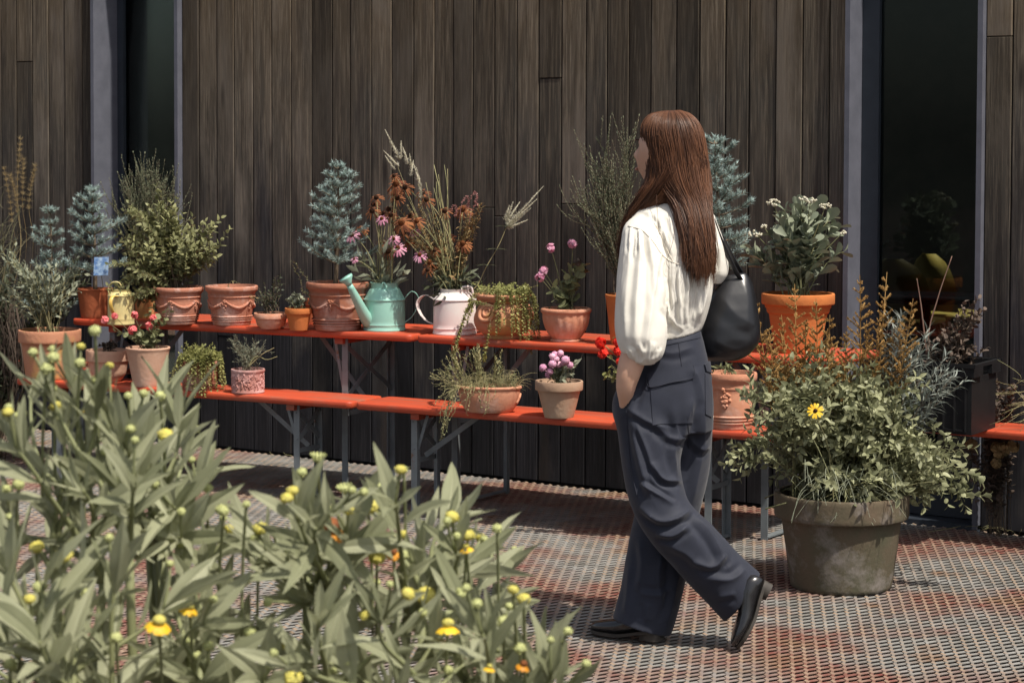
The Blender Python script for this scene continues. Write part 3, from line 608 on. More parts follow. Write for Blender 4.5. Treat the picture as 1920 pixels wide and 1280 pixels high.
P_coral = leafm('coral_petal', (.80, .12, .13), (.85, .30, .30), .6, .3)
P_red = leafm('red_petal', (.72, .015, .01), (.85, .06, .03), .5, .3)
P_yel = leafm('yellow_petal', (.80, .47, .02), (.88, .64, .05), .5, .3)
P_orange = leafm('orange_petal', (.62, .20, .02), (.80, .42, .03), .5, .3)
P_pale = leafm('pale_petal', (.56, .52, .38), (.76, .73, .62), .7, .3)
K_brown = M('cone_brown', (.13, .04, .018), (.32, .11, .03), scale=260, rough=.9, bump=.8, bscale=400)
K_dark = M('cone_dark', (.05, .02, .012), (.10, .045, .02), scale=260, rough=.9, bump=.8, bscale=400)
K_yel = M('bud_yellow', (.62, .55, .10), (.5, .46, .14), scale=200, rough=.9, bump=.8, bscale=500)
K_bud = M('bud_green', (.50, .52, .22), (.42, .45, .2), scale=200, rough=.9, bump=.7, bscale=500)
L_plume = leafm('plume_brown', (.28, .15, .045), (.50, .32, .12), .85, .2)

gT = 'potted plants on the red tables'; gB = 'potted plants on the red benches'
# --- left table
root, top, r, s, sf, h = potted('potted_spruce', 'small blue spruce in a reddish pot with a blue plant card', 'potted plant', (145, 212, 540, 598), 'plain', T_red, ZT, .78, gT)
spruce(root, top, .47, .125, (-.015, 0), 8, L_blue)
g = G(); cc = W(190, 499, depth(top)-.12); Wc, Hc = .036, .043
cv = [cc-RH*Wc-UZ*Hc, cc+RH*Wc*.9-UZ*Hc*.95-DH*.01, cc+RH*Wc+UZ*Hc-DH*.01, cc-RH*Wc*.92+UZ*Hc*.96]; g.add([*cv, *[p+DH*.0012 for p in cv]], np.array([(0, 1, 2, 3), (7, 6, 5, 4), (0, 4, 5, 1), (1, 5, 6, 2), (2, 6, 7, 3), (3, 7, 4, 0)]), .5)
g.build('plant_card', M('card_print', (.07, .17, .42), (.45, .60, .74), scale=55, rough=.5, c3=(.16, .33, .62), s3=90), root, smooth=False)
g = G(); tube(g, [cc-UZ*.04, cc-UZ*.1+DH*.04, top+DH*.0], .0015, 5); g.build('card_stake', STEM, root)
root, top, r, s, sf, h = potted('potted_shrub', 'tall feathery rosemary-like shrub in an ochre pot, behind the leafy shrub', 'potted plant', (252, 292, 545, 597), 'plain', T_gold, ZT, .85, gT)
top2 = top+DH*.12
bush(root, top2, blobpts([(270, 350, 62, 32, 2), (300, 390, 78, 60, 3), (235, 400, 45, 60, 2), (275, 322, 22, 12, 1), (330, 450, 40, 40, 1)], 100, depth(top2), .13), .013, .0042, .0042, 'ovate', TWIG, L_rosem, .0013, .35, .7, side=4, sideL=.10, fold=.1, curl=.5)
root, top, r, s, sf, h = potted('potted_shrub', 'bushy olive-leaved shrub spilling from an ornate terracotta pot behind the yellow watering can', 'potted plant', (287, 382, 537, 609), 'ornate', T_pink, ZT, .74, gT, relief='swag')
d0 = depth(top)
bush(root, top, blobpts([(300, 440, 80, 55, 3), (255, 490, 50, 45, 2), (350, 470, 48, 45, 2), (235, 555, 30, 45, 1), (395, 460, 20, 42, .6), (285, 400, 60, 30, 1)], 80, d0-.02, .15), .034, .019, .017, 'ovate', TWIG, L_olive, .0018, .3, 1.0, side=3, sideL=.10, opp=True)
root, top, r, s, sf, h = potted('terracotta_pot', 'ornate swagged terracotta pot with a dry twig, right of the bushy shrub', 'plant pot', (385, 484, 535, 611), 'ornate', T_pink, ZT, .72, gT, relief='swag')
bush(root, top, blobpts([(432, 545, 20, 8), (480, 560, 10, 12), (440, 530, 10, 6)], 5, depth(top)-.07, .05), .02, .008, .02, 'ovate', STRAW, L_dry, .0016, .6, arch=.9)
root, top, r, s, sf, h = potted('potted_plant', 'low pink clay bowl with dark upright stems, left of the tiny orange pot', 'potted plant', (476, 540, 586, 617), 'bowlrim', T_sal, ZT, .62, gT)
bush(root, top, blobpts([(500, 548, 28, 26, 2), (520, 530, 12, 26, 1), (496, 560, 20, 12, 2)], 22, depth(top), .06), .017, .010, .012, 'ovate', TWIG, L_dark, .0013, .3, 1., side=1, sideL=.04)
root, top, r, s, sf, h = potted('potted_plant', 'tiny bright orange pot with a pale-leaved seedling, beside the large spruce pot', 'potted plant', (534, 586, 577, 620), 'rim', T_org, ZT, .66, gT)
bush(root, top, blobpts([(558, 560, 20, 14, 2), (552, 556, 10, 12, 1)], 16, depth(top), .03), .02, .013, .01, 'round', STEM, L_grey, .0012, .3, 1.1)
root, top, r, s, sf, h = potted('potted_plant', 'small dark pot with one tall thin sprig, behind the tiny orange pot', 'potted plant', (562, 600, 560, 606), 'rim', T_red, ZT, .7, gT)
bush(root, top, np.array([W(548, 490, depth(top)), W(551, 500, depth(top)+.01), W(575, 535, depth(top)), W(585, 530, depth(top)), W(568, 545, depth(top)-.03)]), .015, .008, .009, 'ovate', TWIG, L_mid, .0012, .2, .9)
root, top, r, s, sf, h = potted('potted_spruce', 'blue spruce in the largest ornate pot on the tables, left of the turquoise watering can', 'potted plant', (574, 692, 528, 621), 'ornate', T_dull, ZT, .74, gT, relief='swag')
spruce(root, top+RH*-.01, .53, .155, (.012, 0), 10, L_blue)

# --- right table
root, top, r, s, sf, h = potted('potted_creeper', 'ring-handled urn overgrown by a yellow-green creeper, right of the white watering can', 'potted plant', (888, 998, 550, 637), 'urn', T_stain, ZT, .68, gT, relief='ring')
gs, gl = G(), G(); d0 = depth(top)
for k in range(88):
    a = U(0, 6.28) if k < 72 else U(-1.1, .5); rr = r*U(.1, .9); b0 = top+np.array([cos(a)*rr, sin(a)*rr, 0]); hang = R.random() < (.30 if k < 72 else 1)
    out = np.array([cos(a), sin(a), 0])*(r*1.12)
    if hang:
        dr = U(.03, .15) if cos(a-.6) < .4 else U(.06, .22)
        p = cat([b0, b0*.4+(top+out)*.6+UZ*U(.02, .06), top+out+UZ*.0, top+out*1.06-UZ*dr*.6, top+out*U(1.02, 1.2)-UZ*dr], 12)
    else: p = bez(b0, b0+UZ*.04, b0+np.array([U(-.05, .07), U(-.05, .03), U(.02, .07)]), 8)
    stemleaves(gs, gl, p, .011, .008, .0080, 'round', .15, 1.2, .1, .15, .0009, opp=True)
for q in ([(930, 575), (890, 566), (872, 590), (860, 632), (852, 668)], [(925, 575), (886, 572), (866, 610), (850, 660), (856, 690)], [(920, 600), (915, 632), (910, 660), (908, 676)]):
    stemleaves(gs, gl, cat([W(a, b, d0-.13-.02*i) for i, (a, b) in enumerate(q)], 22), .014, .009, .0055, 'round', .1, 1.2, .1, .15, .001, opp=True)
gs.build('stems', STRAW, root); gl.build('foliage', L_trail, root)
root, top, r, s, sf, h = potted('potted_geranium', 'pink geranium in a fluted terracotta bowl, on the table just left of the woman', 'potted plant', (1014, 1108, 577, 642), 'flute', T_sal, ZT, .6, gT)
d0 = depth(top)
heads = [(1033, 466, 10, 'f'), (1074, 457, 10, 'f'), (1012, 520, 9, 'f'), (1020, 508, 9, 'f'), (1016, 515, 8, 'f'), (1083, 492, 7, 'd')]
tg = np.array([W(a, b, d0-.03) for a, b, *_ in heads]); bush(root, top, blobpts([(1055, 535, 34, 30, 3), (1080, 512, 20, 18, 1), (1050, 565, 30, 12, 2)], 24, d0, .07), .042, .044, .026, 'round', STEM, L_mid, .002, .45, 1.1, droop=.1, fold=.12)
gs = G()
for p in tg: tube(gs, bez(top, (top+p)/2+RH*.01, p, 10), np.linspace(.0026, .0017, 10), 5)
gs.build('flower_stalk', STEM, root)
for (a, b, r_, k), p in zip(heads, tg): cluster(root, p, r_/s*.85, 13, P_pink if k == 'f' else L_deadl, pr=.0115)
root, top, r, s, sf, h = potted('potted_shrub', 'tall airy grey-green shrub in an orange pot, rising behind the woman', 'potted plant', (1134, 1215, 551, 648), 'plain', T_org, ZT, .72, gT)
d0 = depth(top)
bush(root, top, blobpts([(1120, 330, 22, 75, 2), (1175, 300, 20, 80, 2), (1140, 400, 60, 70, 3), (1080, 395, 30, 25, .6), (1160, 470, 55, 50, 2)], 60, d0, .10), .013, .004, .0046, 'ovate', TWIG, L_rosem, .0016, .25, .6, side=6, sideL=.10, fold=.1, curl=.7, arch=.6)
root, top, r, s, sf, h = potted('potted_spruce', 'tall blue spruce partly hidden by the long-haired woman and her bag', 'potted plant', (1322, 1398, 560, 652), 'ornate', T_dull, ZT, .75, gT)
spruce(root, top-RH*.02, .66, .185, (-.03, 0), 11, L_blue, .95)
root, top, r, s, sf, h = potted('potted_stonecrop', 'fleshy grey-green stonecrop in a stepped orange pot, right of the black bag', 'potted plant', (1427, 1564, 549, 664), 'stepped', T_org, ZT, .62, gT)
d0 = depth(top); tg = blobpts([(1500, 430, 78, 56, 4), (1450, 470, 46, 44, 1.4), (1555, 460, 34, 50, 1.4), (1495, 400, 40, 20, 1)], 46, d0, .11)
bush(root, top, tg, .070, .036, .019, 'obov', STEM, L_thick, .003, .2, .95, droop=.1, fold=.3, arch=.6)
hd = [(1450, 380, 16), (1520, 376, 14), (1548, 386, 14), (1416, 438, 16), (1432, 425, 8), (1505, 372, 8), (1580, 436, 8), (1500, 490, 9)]; gs = G()
for a, b, r_ in hd:
    p = W(a, b, d0-.03); tube(gs, bez(top+UZ*.1, (top+p)/2+UZ*.04, p, 10), np.linspace(.003, .0018, 10), 5)
    g = G()
    for k in range(int(r_*1.6)): ball(g, p+rv()*r_/s*.75*np.array([1, 1, .45]), .0048, 6, 5)
    g.build('flower_head', P_pale, root)
gs.build('flower_stalk', STEM, root)

# --- benches
root, top, r, s, sf, h = potted('potted_plant', 'open leafy shrub in the big orange-stained pot at the left end of the benches', 'potted plant', (35, 152, 617, 713), 'rim', T_stain, ZB, .76, gB)
d0 = depth(top)
bush(root, top, blobpts([(40, 545, 55, 55, 2), (80, 520, 60, 40, 2), (20, 500, 30, 40, 1), (120, 515, 30, 45, 1)], 34, d0-.02, .13), .040, .017, .017, 'lance', STRAW, L_grey, .0022, .35, .8, side=3, sideL=.09, droop=.2)
root, top, r, s, sf, h = potted('terracotta_pot', 'squat rimmed pink pot with dried stubs, left of the coral geranium', 'plant pot', (162, 243, 655, 717), 'bowlrim', T_beige, ZB, .6, gB)
bush(root, top, blobpts([(195, 648, 14, 4), (213, 646, 8, 4)], 16, depth(top), .03), .018, .010, .007, 'ovate', TWIG, L_deadl, .0016, .2, 1.2)
root, top, r, s, sf, h = potted('potted_geranium', 'coral-pink geranium in a smooth pale conical pot on the bench', 'potted plant', (236, 319, 650, 726), 'plain', T_beige, ZB, .66, gB)
d0 = depth(top); bush(root, top, blobpts([(265, 625, 40, 20, 3), (300, 612, 20, 20, 1), (225, 618, 16, 10, .6), (315, 580, 6, 18, .3)], 30, d0-.02, .06), .026, .027, .02, 'round', STEM, L_mid, .0017, .35, 1.1, droop=.1, fold=.12)
gs = G()
for a, b, r_ in ((196, 600, 8), (215, 592, 5), (252, 591, 7), (248, 619, 10), (280, 611, 9), (287, 596, 5)):
    p = W(a, b, d0-.04); tube(gs, bez(top, (top+p)/2, p, 8), .0014, 5); cluster(root, p, r_/s*.8, 10, P_coral, pr=.013)
gs.build('flower_stalk', STEM, root)
root, top, r, s, sf, h = potted('potted_creeper', 'banded terracotta pot half hidden under small-leaved creeper, left of the pale relief pot', 'potted plant', (338, 412, 675, 733), 'ornate', T_dull, ZB, .82, gB)
gs, gl = G(), G(); d0 = depth(top)
for k in range(110):
    a = U(0, 6.28); rr = r*U(.1, .9); b0 = top+np.array([cos(a)*rr, sin(a)*rr, 0]); out = np.array([cos(a), sin(a), 0])*r*1.1
    if R.random() < .55:
        dr = U(.03, .09) if cos(a) < .3 else U(.06, .14); p = cat([b0, b0*.4+(top+out)*.6+UZ*U(.02, .05), top+out+UZ*.01, top+out*U(1.02, 1.35)-UZ*dr], 10)
    else: p = bez(b0, b0+UZ*.04, b0+np.array([U(-.07, .07), U(-.05, .05), U(.03, .09)]), 8)
    stemleaves(gs, gl, p, .013, .008, .0065, 'round', .1, 1.2, .1, .15, .0009, opp=True)
gs.build('stems', STRAW, root); gl.build('foliage', L_trail, root)
root, top, r, s, sf, h = potted('potted_rosemary', 'rosemary sprig in a pale pink cylinder pot with a raised frieze', 'potted plant', (433, 497, 691, 739), 'cyl', terra('pink_limewashed', (.50, .27, .25), (.58, .38, .36), (.36, .16, .13), (.42, .6), 20), ZB, .9, gB, relief='frieze')
d0 = depth(top); bush(root, top, blobpts([(462, 655, 26, 24, 3), (485, 648, 18, 20, 1), (445, 650, 12, 18, 1)], 24, d0, .05), .020, .0034, .0042, 'lance', TWIG, L_grey, .0014, .2, .7, side=2, sideL=.05, fold=.1)
gs = G()
for q in ([(463, 690), (480, 668), (500, 674), (520, 668)], [(463, 690), (490, 665), (508, 655), (514, 652)]): tube(gs, cat([W(a, b, d0-.02) for a, b in q], 12), np.linspace(.002, .001, 12), 5)
gs.build('twig', STRAW, root)
root, top, r, s, sf, h = potted('potted_dry_grass', 'long oval clay bowl overflowing with dried grass and withered runners', 'potted plant', (857, 977, 722, 777), 'bowl', T_sal, ZB, .72, gB, sx=1.0, sy=.62, rot=YAW-.1, relief='wing')
gs, gl = G(), G(); d0 = depth(top)
for k in range(300):
    x = U(-1, 1); b0 = top+RH*x*r*.85+DH*U(-.05, .05); l_ = U(.04, .10); d = nrm(np.array([rng.normal()*.6, rng.normal()*.6, 1.]))
    e = b0+d*l_; e2 = e+np.array([rng.normal()*.03, rng.normal()*.03, -U(0, .05)]); tube(gs, bez(b0, e, e2, 7), np.linspace(.0009, .0004, 7), 3)
stemleaves_t = dict(t='lance', t0=.2, ang=.9, rs=.0011)
for T in blobpts([(850, 665, 20, 28, 1), (890, 660, 30, 20, 1), (930, 668, 20, 22, 1), (835, 690, 14, 20, 1), (965, 700, 8, 8, .3)], 34, d0, .05):
    b0 = top+RH*float((T-top) @ RH)*.7; stemleaves(gs, gl, bez(b0, (b0+T)/2+UZ*.02, T, 8), .02, .006, .0065, **stemleaves_t)
for T in blobpts([(835, 745, 26, 36, 3), (815, 705, 12, 30, 1), (890, 760, 50, 26, 1.4), (828, 800, 10, 30, 1)], 60, d0-.12, .05):
    b0 = top+RH*max(-r*1.02, min(r*.4, float((T-top) @ RH)*.8))-DH*.09; p = cat([b0+DH*.06, b0+UZ*.02-DH*.01, (b0+T)/2+UZ*.02-DH*.02+RH*U(-.02, .02), T], 14); p[2:] += rng.normal(size=(12, 3))*.003
    tube(gs, p, np.linspace(.0012, .0006, 14), 4)
    if R.random() < .6: stemleaves(gs, gl, p[5:], .011, .006, .012, 'ovate', .1, 1.2, rs=0)
gs.build('dry_stems', STRAW, root); gl.build('foliage', M('half_dry_leaf', (.34, .29, .14), (.16, .18, .09), attr=True, rough=.7, trans=.2), root)
root, top, r, s, sf, h = potted('potted_amaranth', 'rimmed beige pot of round pink ball flowers, in front of the geranium bowl', 'potted plant', (1003, 1093, 713, 785), 'rim', T_sand, ZB, .62, gB)
d0 = depth(top); bush(root, top, blobpts([(1050, 695, 30, 14, 3), (1075, 690, 10, 14, 1)], 22, d0, .05), .03, .014, .011, 'lance', STEM, L_grey, .0016, .3, 1., droop=.1)
bush(root, top, np.array([W(1086, 676, d0), W(1078, 688, d0-.02)]), .05, .016, .02, 'lance', STEM, L_grey, .0016, .5, .5, name='long_leaf')
gs = G()
for a, b, r_ in ((1018, 689, 9), (1051, 662, 8), (1040, 665, 9), (1036, 668, 8), (1036, 682, 10), (1047, 683, 9), (1043, 673, 8), (1060, 675, 11), (1031, 696, 8), (1028, 702, 8), (1069, 684, 8), (1057, 681, 7)):
    p = W(a, b, d0-.03+U(-.02, .02)); tube(gs, bez(top, (top+p)/2, p, 7), .0015, 5)
    g = G(); ball(g, p, r_/s*.78, 12, 9, (1, 1, .95)); leaves(g, np.repeat(p[None], 60, 0)+rv(60)*r_/s*.74, rv(60), rv(60), .005, .003, 'pet', 0, 0); g.build('ball_flower', M('ball_pink', (.50, .23, .36), (.66, .38, .48), attr=True, rough=.9) if 'ball_pink' not in bpy.data.materials else bpy.data.materials['ball_pink'], root)
gs.build('flower_stalk', STEM, root)
root, top, r, s, sf, h = potted('potted_geranium', 'scarlet geranium leaning out beside the pocketed hand of the woman', 'potted plant', (1180, 1250, 720, 800), 'rim', T_org, ZB, .66, gB)
d0 = depth(top); gs, gl = G(), G()
fl = ((1127, 642, 11), (1130, 663, 9), (1160, 658, 9), (1158, 641, 6), (1163, 677, 5))
for a, b, r_ in fl:
    p = W(a, b, d0-.05); tube(gs, bez(top-RH*.03, (top+p)/2+UZ*.02, p, 10), .0017, 5); cluster(root, p, r_/s*.85, 16, P_red, pr=.015)
for T in blobpts([(1145, 690, 14, 26, 2), (1138, 705, 8, 10, 1), (1150, 632, 8, 6, 1), (1190, 700, 20, 25, 1)], 16, d0-.05, .03): stemleaves(gs, gl, bez(top-RH*.03, (top+T)/2, T, 9), .022, .02, .018, 'round', .6, 1.1, rs=.0012)
gs.build('flower_stalk', STRAW, root); gl.build('foliage', L_trail, root)
root, top, r, s, sf, h = potted('terracotta_pot', 'tall pink banded pot with raised grape relief, on the bench just right of the woman', 'plant pot', (1322, 1419, 697, 807), 'ornate', T_sal, ZB, .82, gB, relief='face')
bush(root, top, blobpts([(1345, 690, 14, 8), (1365, 692, 20, 6)], 7, depth(top), .06), .04, .014, .02, 'lance', STEM, L_mid, .0016, .3, 1.)
# ------------------------------------------------------------------ watering cans
def can_mat(name, a, b): return M(name, a, b, scale=7, rough=.38, bump=.12, bscale=30, c3=(.14, .08, .05), s3=26, h3=(.68, .72), spec=.5)
CG = can_mat('turquoise_enamel', (.30, .56, .47), (.25, .49, .42)); CW = can_mat('white_pink_enamel', (.72, .68, .65), (.72, .57, .55)); CY = can_mat('cream_yellow_enamel', (.60, .52, .26), (.52, .42, .18))
def can(label, spec, mat, z, spout, handle, hfrac=.74):
    """body seen between ua..ub, shoulder seam at vs, base at vb, collar top at vt"""
    ua, ub, vs, vb, vt = spec; p = at((ua+ub)/2, vb, z); r = (ub-ua)/2*depth(p)/F; c = p+DH*r; s = F/depth(c); r = (ub-ua)/2/s
    c = at((ua+ub)/2, vb-r*s*.085, z); c[2] = z; s = F/depth(c); h = (vb-r*s*.085-vs)/s; ht = (vb-r*s*.085-vt)/s
    root = thing('watering_can', label, 'watering can', c)
    P = [(r*.99, 0), (r*1.02, .002), (r*1.02, .007), (r*.995, .010), (r*.99, .022), (r*1.012, .026), (r*.99, .030), (r*.985, h*.5), (r*.97, h*.96), (r*1.01, h*.975), (r*1.01, h*1.0), (r*.96, h*1.01), (r*.72, h+(ht-h)*.62), (r*.66, h+(ht-h)*.66), (r*.66, ht*.985), (r*.69, ht), (r*.63, ht), (r*.63, h*.6), (.004, h*.6)]
    g = G(); lathe(g, smoothp(np.array(P)), 56, c, rnd=.5); b = g.build('body', mat, root); b.modifiers.new('es', 'EDGE_SPLIT').split_angle = radians(50)
    return root, c, r, s, h, ht
root, c, r, s, h, ht = can('turquoise watering can holding cut coneflowers, its spout pointing left over the big spruce pot', (682, 760, 560, 622, 529), CG, ZT, 1, 1)
dd = depth(c); g = G()
pts = cat([W(692, 603, dd-.04), W(682, 588, dd-.08), W(668, 560, dd-.13), W(655, 534, dd-.17)], 14); tube(g, pts, np.linspace(.032, .0135, 14), 14, .5)
g.build('spout', CG, root)
g = G(); q = [W(655, 534, dd-.17), W(653, 530, dd-.172), W(649, 522, dd-.175), W(647.5, 519.5, dd-.176)]; tube(g, q, [.014, .016, .031, .032], 16, .5); g.build('rose', CG, root)
g = G(); q = cat([c+RH*r*.95+UZ*h*1.0, W(772, 546, dd), W(784, 556, dd), W(782, 576, dd), W(772, 594, dd), c+RH*r*.97+UZ*h*.25], 20); tube(g, q, .0115, 8, .5, flat=.18, n0=DH); g.build('handle', CG, root)
g = G(); tube(g, cat([c+UZ*h-RH*r*.2-DH*r*.6, c+UZ*(ht+.004)-RH*r*.0-DH*r*.72, c+UZ*h+RH*r*.35-DH*r*.75], 10), .0035, 6, .5); g.build('carry_loop', CG, root)
can1 = (c, r, s, ht)
root, c, r, s, h, ht = can('white and pink watering can holding tall dry stems, broad handle to its left', (812, 893, 560, 629, 541), CW, ZT, 1, 1)
dd = depth(c); g = G(); q = cat([c-RH*r*.9+UZ*h*.98, W(800, 553, dd), W(788, 559, dd), W(783, 572, dd), W(790, 590, dd), W(801, 602, dd), c-RH*r*1.0+UZ*h*.28], 22)
tube(g, q, np.concatenate([np.linspace(.009, .020, 8), np.linspace(.02, .006, 14)]), 8, .5, flat=.14, n0=DH*.9+RH*.4); g.build('handle', CW, root)
g = G(); tube(g, cat([W(864, 553, dd-.06), W(866, 540, dd-.05), W(876, 537, dd-.05), W(884, 540, dd-.04), W(887, 554, dd-.04)], 14), .005, 7, .5); g.build('carry_loop', CW, root)
g = G(); tube(g, [c+RH*r*.75+UZ*h*.2+DH*.02, c+RH*(r+.03)+UZ*h*.5+DH*.03, c+RH*(r+.07)+UZ*h*1.1+DH*.04], [.034, .024, .013], 12, .5); g.build('spout', CW, root)
can2 = (c, r, s, ht)
root, c, r, s, h, ht = can('small cream-yellow watering can with curved handles, between the red spruce pot and the shrub', (202, 252, 553, 610, 543), CY, ZT, 1, 1)
dd = depth(c); g = G(); tube(g, cat([W(205, 556, dd-.03), W(203, 541, dd-.03), W(209, 530, dd-.03), W(222, 529, dd-.03), W(230, 540, dd-.01)], 16), .0085, 8, .5, flat=.3, n0=DH); g.build('top_handle', CY, root)
g = G(); tube(g, cat([W(222, 556, dd-r*1.0), W(211, 556, dd-r-.03), W(207, 568, dd-r-.045), W(211, 584, dd-r-.03), W(217, 592, dd-r*1.0)], 16), .0085, 8, .5, flat=.3, n0=RH); g.build('side_handle', can_mat('yellow_enamel', (.62, .40, .08), (.5, .32, .08)), root)
can3 = (c, r, s, ht)

# ------------------------------------------------------------------ cut flowers standing in the cans
def coneheads(root, base, heads, dep, sname='flower_stalk'):
    gs = G()
    for a, b, k, sz in heads:
        p = W(a, b, dep+rng.normal()*.04); b0 = base+RH*rng.normal()*.018+DH*rng.normal()*.018
        q = bez(b0-UZ*.06, b0+UZ*(p[2]-b0[2])*.5+(p-b0)*.25, p, 12); tube(gs, q, np.linspace(.0019, .0014, 12), 5)
        d = nrm(q[-1]-q[-2]+np.array([.1, -.25, .2])); sz = sz*.8
        if k == 'pink': flower(root, p, d, .034*sz, 13, P_pink, K_brown, .75, .40, .30, 'coneflower', dome=.7)
        elif k == 'dead': flower(root, p, d, .032*sz, 13, L_rust, K_dark, 1.0, .5, .22, 'coneflower', dome=.8)
        elif k == 'orange': flower(root, p, d, .038*sz, 14, L_rust, K_brown, 1.0, .45, .3, 'coneflower', dome=.8)
    gs.build(sname, STRAW, root)
c, r, s, ht = can1; dd = depth(c); base = c+UZ*ht*.85
root = thing('cut_flowers', 'bunch of pink and withered brown coneflowers standing in the turquoise can', 'flowers', base)
coneheads(root, base, [(660, 441, 'pink', .95), (676, 430, 'orange', .8), (698, 396, 'dead', .95), (706, 371, 'dead', .9), (716, 410, 'pink', .8), (743, 345, 'orange', 1.1), (740, 362, 'dead', 1.), (716, 402, 'dead', .9), (745, 372, 'dead', .9), (729, 393, 'dead', .9), (733, 404, 'dead', .8), (746, 465, 'pink', 1.05), (738, 448, 'pink', .8), (715, 456, 'dead', .9), (728, 472, 'dead', .9), (739, 330, 'dead', .7), (664, 486, 'pink', .5), (752, 420, 'orange', .8), (700, 384, 'dead', .8)], dd)
bush(root, base, blobpts([(700, 520, 30, 20, 2), (735, 515, 28, 24, 2), (675, 500, 20, 24, 1), (725, 470, 30, 25, 1)], 22, dd, .06), .075, .024, .03, 'lance', STEM, L_grey, .0016, .35, .7, droop=.3)
c, r, s, ht = can2; dd = depth(c); base = c+UZ*ht*.9
root = thing('cut_flowers', 'tall fan of straw-coloured stems, seedheads and white culver spikes in the white can', 'flowers', base)
coneheads(root, base, [(760, 352, 'dead', 1.), (792, 362, 'dead', 1.), (753, 418, 'orange', 1.1), (787, 478, 'pink', .9), (777, 436, 'pink', .7), (806, 492, 'orange', .8), (832, 458, 'dead', .9), (868, 393, 'orange', 1.), (834, 396, 'dead', .9), (800, 375, 'dead', .9), (868, 457, 'orange', .9), (845, 445, 'dead', .7), (802, 506, 'dead', .8), (770, 405, 'dead', .9), (782, 415, 'orange', .8), (815, 470, 'dead', .7), (766, 455, 'orange', .7), (757, 438, 'dead', .8)], dd)
gs, gd, gl = G(), G(), G()
for k in range(34):          # the bare straw stems leaning to the upper left
    T = W(U(742, 842), U(300, 470), dd+U(-.06, .08)); b0 = base+RH*U(-.03, .03)+DH*U(-.03, .03); tube(gs, bez(b0-UZ*.05, b0*.55+T*.45+UZ*.01, T, 9)+rng.normal(size=(9, 3))*.002, np.linspace(.0018, .0009, 9), 5)
for T in blobpts([(880, 420, 16, 40, 2), (870, 480, 14, 40, 2), (820, 470, 30, 40, 2), (850, 520, 20, 20, 1), (900, 395, 8, 30, .5), (745, 385, 20, 45, 2), (780, 440, 20, 40, 2), (800, 400, 20, 40, 1)], 72, dd, .07):
    b0 = base+RH*U(-.02, .02); stemleaves(gs, gd, bez(b0, (b0+T)/2+UZ*.04, T, 10), .022, .008, .008, 'lance', .4, 1.2, droop=.5, rs=.001)
stl = dict(t='lance', t0=.2, ang=.9, droop=.3, rs=.0012)
for T in blobpts([(840, 530, 45, 18, 3), (815, 510, 35, 20, 2), (880, 520, 30, 20, 2), (830, 560, 30, 10, 1)], 34, dd-.02, .07):
    b0 = base+RH*U(-.03, .03); stemleaves(gs, gl, bez(b0, (b0+T)/2+UZ*.04, T, 8), .055, .014, .016, **stl)
p = cat([base, W(890, 540, dd), W(912, 500, dd), W(935, 460, dd), W(950, 425, dd)], 30); tube(gs, p, np.linspace(.0022, .0012, 30), 5)
for u_, v_ in ((912, 497), (930, 467), (946, 424)):   # whorls on the leaning stem
    q = W(u_, v_, dd); a = np.arange(7)*2*pi/7; D = np.stack([np.cos(a), np.sin(a), .15+0*a], -1); leaves(gl, np.repeat(q[None], 7, 0), D, np.repeat(UZ[None], 7, 0), .055, .011, 'lance', .2)
gs.build('stem', STRAW, root); gd.build('withered_foliage', leafm('withered_leaf', (.15, .07, .03), (.38, .27, .12), .8, .2), root); gl.build('foliage', L_dark, root)
def spike(root, a, b, wid=.0085):
    wid = wid*1.45; g = G(); n = int(np.linalg.norm(b-a)/.0005); t = rng.random(n)**.9; P = a+(b-a)*t[:, None]; d = nrm(b-a); rd = nrm(np.cross(np.repeat(d[None], n, 0), rng.normal(size=(n, 3))))
    leaves(g, P, rd+d*.5, rv(n), wid*(1.05-t)*(.5+.8*rng.random(n))+.0015, .0020, 'ndl', 0, 0); tube(g, [a, (a+b)/2+rv()*.002, b], [.0032, .002, .0008], 5, .2); g.build('flower_spike', P_pale, root)
for ua, va, ub, vb, w_ in ((750, 300, 722, 243, .010), (752, 298, 752, 264, .009), (748, 312, 719, 282, .009), (772, 318, 768, 288, .009), (765, 308, 755, 275, .010), (783, 340, 781, 314, .010), (770, 330, 775, 300, .009), (790, 350, 775, 306, .008), (741, 318, 722, 292, .008), (790, 372, 786, 330, .009)):
    spike(root, W(ua, va, dd+U(-.02, .02)), W(ub, vb, dd+U(-.02, .02)), w_)
for ua, va, ub, vb, w_ in ((950, 425, 1019, 349, .010), (952, 424, 1007, 373, .011), (950, 424, 996, 390, .011), (948, 420, 975, 378, .011), (950, 428, 990, 412, .009), (950, 415, 962, 378, .010), (955, 424, 985, 400, .010), (946, 412, 955, 385, .008)):
    spike(root, W(ua, va, dd), W(ub, vb, dd+U(-.02, .02)), w_)
for u_, v_ in ((890, 370), (875, 378), (893, 392), (852, 395)):   # curled pink-brown loosestrife tips
    g = G(); q = cat([W(u_-14, v_+40, dd), W(u_-10, v_+8, dd), W(u_, v_-10, dd), W(u_+4, v_, dd), W(u_+1, v_+10, dd)], 20); tube(g, q, .0012, 4)
    P = q[6:]; P = np.repeat(P, 6, 0); leaves(g, P, rv(len(P)), rv(len(P)), .007, .004, 'pet', .2, 0); g.build('curled_tip', leafm('dusty_pink', (.26, .10, .09), (.45, .24, .22)) if 'dusty_pink' not in bpy.data.materials else bpy.data.materials['dusty_pink'], root)

